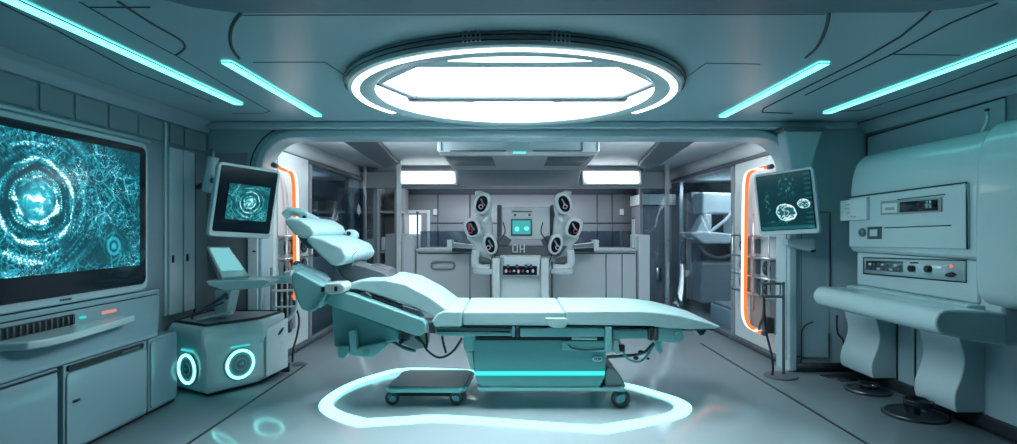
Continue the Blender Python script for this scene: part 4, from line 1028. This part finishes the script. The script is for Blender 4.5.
part('cover_post', fp(B(), [(654.5,328),(657.5,328),(657.5,341),(654.5,341)], 3.91, 4.00), M['dgrey'], bed, .006)
mo = part('motor_box', fp(B(), [(658,328),(682,329),(684,336),(680,343),(668,343),(658,341)], 3.92, 4.12), M['teal2'], bed, .010)
part('motor_face', disc(B(), P(679.5,336.5,3.905), .032, .02, (0,1,0), 20), M['teal'], mo)
part('foot_clamp', fp(B(), [(690,329),(708,328.5),(704,335),(700,336),(696,331)], 3.95, 4.1), M['dmetal'], bed, .006)
part('foot_lever', fp(B(), [(702,328.5),(717,328.5),(712,331)], 4.0, 4.25), M['dgrey'], bed, .004)
# right under-carriage joints
part('pipe', tube(B(), sm([P(x,y,4.05) for x,y in ((607,357),(622,356),(636,355),(645,352),(652,345),(658,341))], 5), .012, 10), M['dmetal'], bed)
part('pipe', tube(B(), sm([P(x,y,4.0) for x,y in ((619,343),(622,350),(628,359),(638,362),(646,357),(652,348),(657,342))], 5), .009, 8), M['teal'], bed)
part('pipe_knob', ellipsoid(B(), P(641,352,4.0), (.022,.02,.014)), M['black'], bed); part('pipe_knob', ellipsoid(B(), P(636,358,4.0), (.020,.02,.014)), M['black'], bed)
part('pipe_knob', ellipsoid(B(), P(648,358.5,4.02), (.012,.012,.009)), M['black'], bed); part('pipe_knob', ellipsoid(B(), P(649,353,4.02), (.012,.012,.009)), M['black'], bed)
part('lever', fp(B(), [(655,340),(662,341),(663.5,352),(660,354),(657,351),(656,346)], 3.97, 4.03), M['teal2'], bed, .008)
part('joint_block', fp(B(), [(614,340),(620,340),(623,352),(618,355),(613,352)], 3.98, 4.08), M['white'], bed, .006)
part('joint_block', fp(B(), [(619,345),(625,345),(625,352),(620,352)], 3.96, 4.0), M['black'], bed, .006)
# pedestal
bw = 4.62
base = part('pedestal', fp(B(), [(474,339),(606,339),(606,362),(605,378),(600,388),(482,388),(477,383),(474,372)], 4.0, bw), M['teal'], bed, .014, 3)
part('pedestal_top', fp(B(), [(476,336.5),(606,336.5),(606,340.5),(476,340.5)], 3.985, 4.6), M['black'], bed, .005)
part('control_card', fp(B(), [(562,341),(606,341),(606,352),(562,350)], 3.975, 4.005), M['teal2'], bed, .006)
part('card_slot', fp(B(), [(572,337.4),(597,337.8),(597,340),(572,339.6)], 3.97, 3.99), M['white'], bed)
part('pedestal_cable', tube(B(), sm([P(x,y,3.97) for x,y in ((568,345),(574,349),(588,350.5),(604,349))], 4), .005, 6), M['dgrey'], bed)
part('badge', fp(B(), ell(597.5,359.3,5,2.4,0,20,3.5), 3.985, 4.002), M['cushion'], base, .003)
bm = B()
for i, x in enumerate((594.6,596.4,598.4,600.2)):
    fp(bm, [(x,358.2),(x+.5,358.2),(x+.5,360.4),(x,360.4)], 3.978, 3.99)
    if i in (1, 3): fp(bm, [(x-.6,358.2),(x+.6,358.2),(x+.6,358.8),(x-.6,358.8)], 3.978, 3.99)
part('badge_text', bm, M['gasket'], base)
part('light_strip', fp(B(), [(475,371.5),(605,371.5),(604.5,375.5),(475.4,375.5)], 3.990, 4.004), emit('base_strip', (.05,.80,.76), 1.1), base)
part('column_edge', fp(B(), [(463,335),(476,335),(476,350),(472,352),(464,350)], 4.02, 4.4), M['teal2'], bed, .01)
part('column_edge', fp(B(), [(465,352),(473,352),(475,371),(470,370)], 4.06, 4.3), M['white'], bed, .01)
part('base_plate', fp(B(), [(477,388.3),(624,388.3),(627,391.5),(480,391.5)], 3.98, 4.70), M['teal2'], bed, .006)
part('rear_fender', fp(B(), [(605,388),(605,370),(609,367),(615,368.5),(621,376),(627,388)], 4.02, 4.5), M['brown'], bed, .02, 3)
def caster(X, Y, r, ztop, parent, nm='caster', fork=True):
    w_ = B(); lathe(w_, (X-.0,Y-.017,r+.001), [(r*.62,0),(r*.93,0),(r,.006),(r,.028),(r*.93,.034),(r*.62,.034),(r*.62,0)], (0,1,0), 28)
    wl = part(nm, w_, M['black'], parent)
    part('hub', disc(B(), (X,Y-.019,r+.001), r*.45, .038, (0,1,0), 20), M['skinpatch'], wl)
    if fork:
        bm = B(); box(bm, (X-.028,X+.03), (Y-.032,Y+.032), (ztop-.018,ztop)); 
        for sg in (1,): prism(bm, [(X-.02,Y+sg*.027,r*.9),(X+.014,Y+sg*.027,r*.9),(X+.032,Y+sg*.027,ztop-.01),(X-.025,Y+sg*.027,ztop-.01)], (0,-sg*.005,0))
        part('fork', bm, M['dmetal'], wl)
zt = P(0,391.5,3.98).z
caster(P(620.5,0,4.05).x, 4.05, .068, zt+.002, bed); caster(P(607,0,4.1).x+.02, 4.55, .068, zt+.002, bed); caster(-.15, 4.60, .068, zt+.002, bed)

# small trolley
tr = thing('foot_trolley', (-.6,4.25,0), 'low grey flat trolley on black wheels beside the table base', 'trolley')
zt = .155
loop = [(-.905,4.08),(-.86,4.03),(-.36,4.03),(-.31,4.08),(-.285,4.50),(-.33,4.54),(-.82,4.54),(-.87,4.50)]
bm = prism(B(), [(x,y,zt-.045) for x,y in loop], (0,0,.035)); part('deck', bm, M['teal2'], tr, .012, 3)
loop2 = [((x+.59)*.95-.59,(y-4.28)*.93+4.285) for x,y in loop]
bm = prism(B(), [(x,y,zt-.012) for x,y in loop2], (0,0,.012)); part('rubber_mat', bm, M['grey'], tr, .006)
part('axle', cyl(B(), (-.82,4.12,.075), (-.38,4.12,.075), .012), M['black'], tr)
for x, y in ((-.865,4.115),(-.395,4.115),(-.84,4.46),(-.40,4.46)):
    caster(x, y, .052, .112, tr, 'wheel')

# ================================================================ RIGHT WALL MACHINE
mc = thing('wall_imaging_machine', (3.05,3.95,.1), 'large rounded pale machine on the right wall with a long roller bench', 'imaging machine')
XF = 2.86
def onF(px, py, d=0): return onX(px, py, XF-d)
def fx(bm, pxs, d0, d1):        # outline seen on the plane XF-d0, carried to XF-d1 (towards the room is larger d)
    lo = [onX(x, y, XF-d1) for x, y in pxs]; return prism(bm, lo, ((d1-d0),0,0))
# housing profile in X-Z, swept along Y
prof = [(3.225,1.93),(3.10,1.93)] + [(p.x,p.y) for p in sm([V((3.06,1.93,0)),V((2.975,1.90,0)),V((2.912,1.83,0)),V((2.878,1.73,0)),V((2.864,1.62,0)),V((2.86,1.50,0))], 4)] + [(2.86,1.13),(2.875,1.10),(3.225,1.10)]
bm = prism(B(), [(x,3.38,z) for x,z in prof], (0,1.34,0)); part('main_housing', bm, M['machine'], mc, .03, 3)
prof2 = [(3.225,1.96),(3.10,1.96)] + [(p.x,p.y) for p in sm([V((3.05,1.96,0)),V((2.96,1.93,0)),V((2.895,1.86,0)),V((2.860,1.75,0)),V((2.846,1.63,0)),V((2.842,1.50,0))], 4)] + [(2.842,1.0),(2.86,.86),(2.94,.82),(3.225,.82)]
bm = prism(B(), [(x,3.08,z) for x,z in prof2], (0,.37,0)); part('end_housing', bm, M['machine'], mc, .06, 5)
# lower body
bm = B(); box(bm, (2.905,3.225), (3.30,4.68), (.60,.90)); part('lower_body', bm, M['machine'], mc, .03, 3)
# face panel
pn = part('face_panel', fx(B(), [(849,198),(966,183),(966,249),(849,247)], -.025, .022), M['machine'], mc, .008, 3)
lo = [onF(x,y,.016) for x,y in ((849,197.5),(966.5,182.5),(967,249.5))]
part('panel_joint', tube(B(), lo, .006, 6), M['gasket'], mc)
mb = part('module_box', fx(B(), [(840,201),(866,197.5),(866,219.5),(840,221)], .02, .055), M['white2'], mc, .006, 3)
bm = B()
for x, y in ((845,204.5),(845,208.5),(846,213)): fx(bm, [(x,y),(x+3.5,y-.4),(x+3.5,y+.3),(x,y+.7)], .055, .059)
part('module_mark', bm, M['grey'], mb)
bm = B()
for x in (851,854.5): fx(bm, ell(x,216.5,.7,.7,0,8), .055, .060)
part('module_button', bm, M['grey'], mb)
dp_ = part('display_unit', fx(B(), [(880,201.5),(941,197),(941,212),(880,215)], .02, .032), M['grey'], mc, .005)
part('key_block', fx(B(), [(882,203.5),(897,202.4),(897,212.4),(882,213.2)], .032, .040), M['white2'], dp_, .004)
part('key_slot', fx(B(), [(885,207.5),(894,207),(894,210),(885,210.4)], .040, .043), M['grey'], dp_, .002)
part('dark_display', fx(B(), [(899.5,202.3),(937,199.3),(937,210.3),(899.5,212.2)], .032, .037), M['bezel'], dp_)
bm = B()
for x, y in ((925.5,201),(929,200.8)): fx(bm, [(x,y),(x+2,y-.2),(x+2,y+2.6),(x,y+2.8)], .037, .039); fx(bm, [(x,y+4.2),(x+2,y+4),(x+2,y+7),(x,y+7.2)], .037, .039)
part('display_digits', bm, M['teal2'], dp_)
for q in ([(897,199.2),(945,193.8),(945,194.8),(897,200.2)], [(884,227.4),(951,224.8),(951,226),(884,228.4)]):
    part('slot', fx(B(), q, .02, .024), M['gasket'], mc)
sq = part('square_socket', fx(B(), [(867,227),(880.5,226.5),(880.5,239),(867,239.3)], .02, .034), M['dmetal'], mc, .004)
part('socket_cover', fx(B(), [(869.5,229.5),(877,229.2),(877,236),(869.5,236.3)], .034, .040), M['machine'], sq, .003)
part('latch', ellipsoid(B(), onF(862,232.5,.035), (.02,.035,.035)), M['dmetal'], mc)
# control strip
XK = 2.905
def kx(bm, pxs, d0, d1): return prism(bm, [onX(x, y, XK-d1) for x, y in pxs], ((d1-d0),0,0))
bm = B(); box(bm, (2.885,3.22), (3.452,4.66), (.83,1.099)); part('control_band', bm, M['machine'], mc, .015)
XK = 2.885
part('control_frame', kx(B(), [(863,257),(966,260),(966,283),(863,274)], .001, .006), M['gasket'], mc)
cf = part('control_plate', kx(B(), [(864.2,258.3),(964.8,261.3),(964.8,281.6),(864.2,272.8)], .006, .012), M['machine'], mc)
kb2 = part('key_field', kx(B(), [(866,260.5),(902.5,261.5),(902.5,272.5),(866,269.8)], .012, .016), M['dmetal'], cf)
for r_ in range(2):
    for i in range(8):
        x = 868+i*4.2; y = 262.8+r_*4.2+i*.25; part('key', kx(B(), [(x,y),(x+2.8,y+.15),(x+2.8,y+2.6),(x,y+2.3)], .016, .022), M['dgrey' if (i+r_) % 3 else 'machine'], kb2)
for x, y in ((913.5,268.5),(930,269)):
    part('knob', disc(B(), onX(x,y,XK-.012), .024, .03, (-1,0,0), 20), M['black'], cf)
part('label_bar', kx(B(), [(909.5,262),(918,262.2),(918,263.4),(909.5,263.2)], .012, .015), M['black'], cf)
part('lever', kx(B(), [(944.5,274),(950,272),(954,274.5),(950,277.5),(945,276.5)], .012, .035), M['black'], cf, .004)
part('mini_display', kx(B(), [(941,265),(947,265),(947,267.8),(941,267.5)], .012, .016), M['white'], cf)
part('red_lamp', disc(B(), onX(952,266,XK-.012), .010, .008, (-1,0,0), 12), M['e_redled'], cf)
# shelf step and roller bench
bm = prism(B(), [(x,3.42,z) for x,z in ((2.94,.83),(2.80,.83),(2.76,.80),(2.74,.76),(2.94,.74))], (0,1.22,0)); part('bench_step', bm, M['machine'], mc, .015, 3)
prof3 = [(2.904,.80),(2.80,.815)]
for i in range(9):
    a = math.radians(80+200*i/8); prof3.append((2.555+.072*math.cos(a), .745+.078*math.sin(a)))
prof3 += [(2.75,.63),(2.904,.61)]
bm = prism(B(), [(x,3.27,z) for x,z in prof3], (0,1.32,0)); part('roller_bench', bm, M['machine'], mc, .018, 4)
part('bench_end_cap', ellipsoid(B(), (2.555,4.60,.745), (.06,.03,.06)), M['machine'], mc)
# S-shaped legs
def leg(ya, yb):
    pr = [(3.22,.64),(2.93,.64),(2.94,.56),(2.965,.47),(2.968,.40),(2.945,.31),(2.91,.22),(2.905,.14),(2.92,.09),(3.22,.09)]
    pr2 = [V(p+(0,)) for p in pr[1:-1]]; sp_ = sm(pr2, 3)
    lp = [(3.22,ya,.64)] + [(p.x,ya,p.y) for p in sp_] + [(3.22,ya,.09)]
    part('leg', prism(B(), lp, (0,yb-ya,0)), M['machine'], mc, .010, 2)
leg(3.66, 4.03); leg(4.50, 4.93)
bm = B(); box(bm, (3.10,3.225), (3.2,4.98), (.0,.62)); part('back_panel', bm, M['wall_low'], mc, .01)
for y in (4.28, 4.48):
    part('back_joint', cyl(B(), (3.098,y,.05), (3.098,y,.62), .008, n=8), M['gasket'], mc)
bm = B(); box(bm, (3.06,3.2), (3.1,4.98), (0,.085)); part('plinth', bm, M['gasket'], mc, .01)
# bracket hook on the top
bm = tube(B(), sm([onX(x,y,3.0) for x,y in ((987,112),(987.5,120),(984,128),(979,136),(973,146))], 4), .010, 8); hk = part('hook_rod', bm, M['machine'], mc)
part('hook_tip', ellipsoid(B(), onX(987,110,3.0), (.012,.018,.01)), M['black'], hk)
# outlined wall panel above the machine
t = thing('raised_wall_panel', (3.22,4.2,1.95), 'long outlined raised panel on the right wall above the machine', 'wall panel')
XW = 3.228
pts = [onX(x,y,3.22) for x,y in ((867,159),(867,137),(1005,97),(1005,125))]
bm = prism(B(), pts, (.009,0,0)); part('panel_plate', bm, M['wall'], t, .003)
part('panel_joint', tube(B(), [onX(x,y,3.217) for x,y in ((867,158),(867,137),(1005,97))], .006, 6), M['gasket'], t)
# things on the floor by the machine
def puck(px, py, r, lab, cup):
    c = onZ(px, py, 0); t = thing('floor_disc', c, lab, 'floor disc', 'black discs on the floor by the machine')
    part('plate', lathe(B(), c, [(.001,0),(r,0),(r,.008),(r*.96,.014),(.001,.014)], n=44), M['black'], t)
    part('rim', tube(B(), [c+V((r*.93*math.cos(a),r*.93*math.sin(a),.016)) for a in [i*math.pi/20 for i in range(40)]], .006, 6, True), M['dmetal'], t)
    o, cr, ch = cup
    c2 = c+V(o)
    u_ = thing('glass_cup', c2+V((0,0,.0145)), 'short clear glass cup standing on %s' % ('the nearer floor disc' if r > .17 else 'the farther floor disc'), 'cup', 'clear cups on the floor discs')
    part('bowl', lathe(B(), c2+V((0,0,.0155)), [(.001,0),(cr*.85,0),(cr,ch*.5),(cr,ch),(cr-.006,ch),(cr-.008,ch*.5),(cr*.8,.008),(.001,.008)], n=32), M['glass2'], u_)
    part('cup_rim', tube(B(), [c2+V((cr*math.cos(a),cr*math.sin(a),.0155+ch)) for a in [i*math.pi/16 for i in range(32)]], .005, 6, True), M['black'], u_)
puck(915, 415, .20, 'large black disc on the floor under the near machine leg, cup near its middle', ((.02,.0,0), .085, .09))
puck(868, 391, .165, 'smaller black disc on the floor under the far machine leg', ((.03,.02,0), .07, .03))
t = thing('floor_mat', onZ(842,379,0), 'thin dark pointed mat on the floor left of the black discs', 'mat')
bm = prism(B(), [onZ(x,y,0)+V((0,0,.001)) for x,y in ((820,375.5),(838,374.5),(852,376),(858,381),(842,382))], (0,0,.006)); part('sheet', bm, M['black'], t)
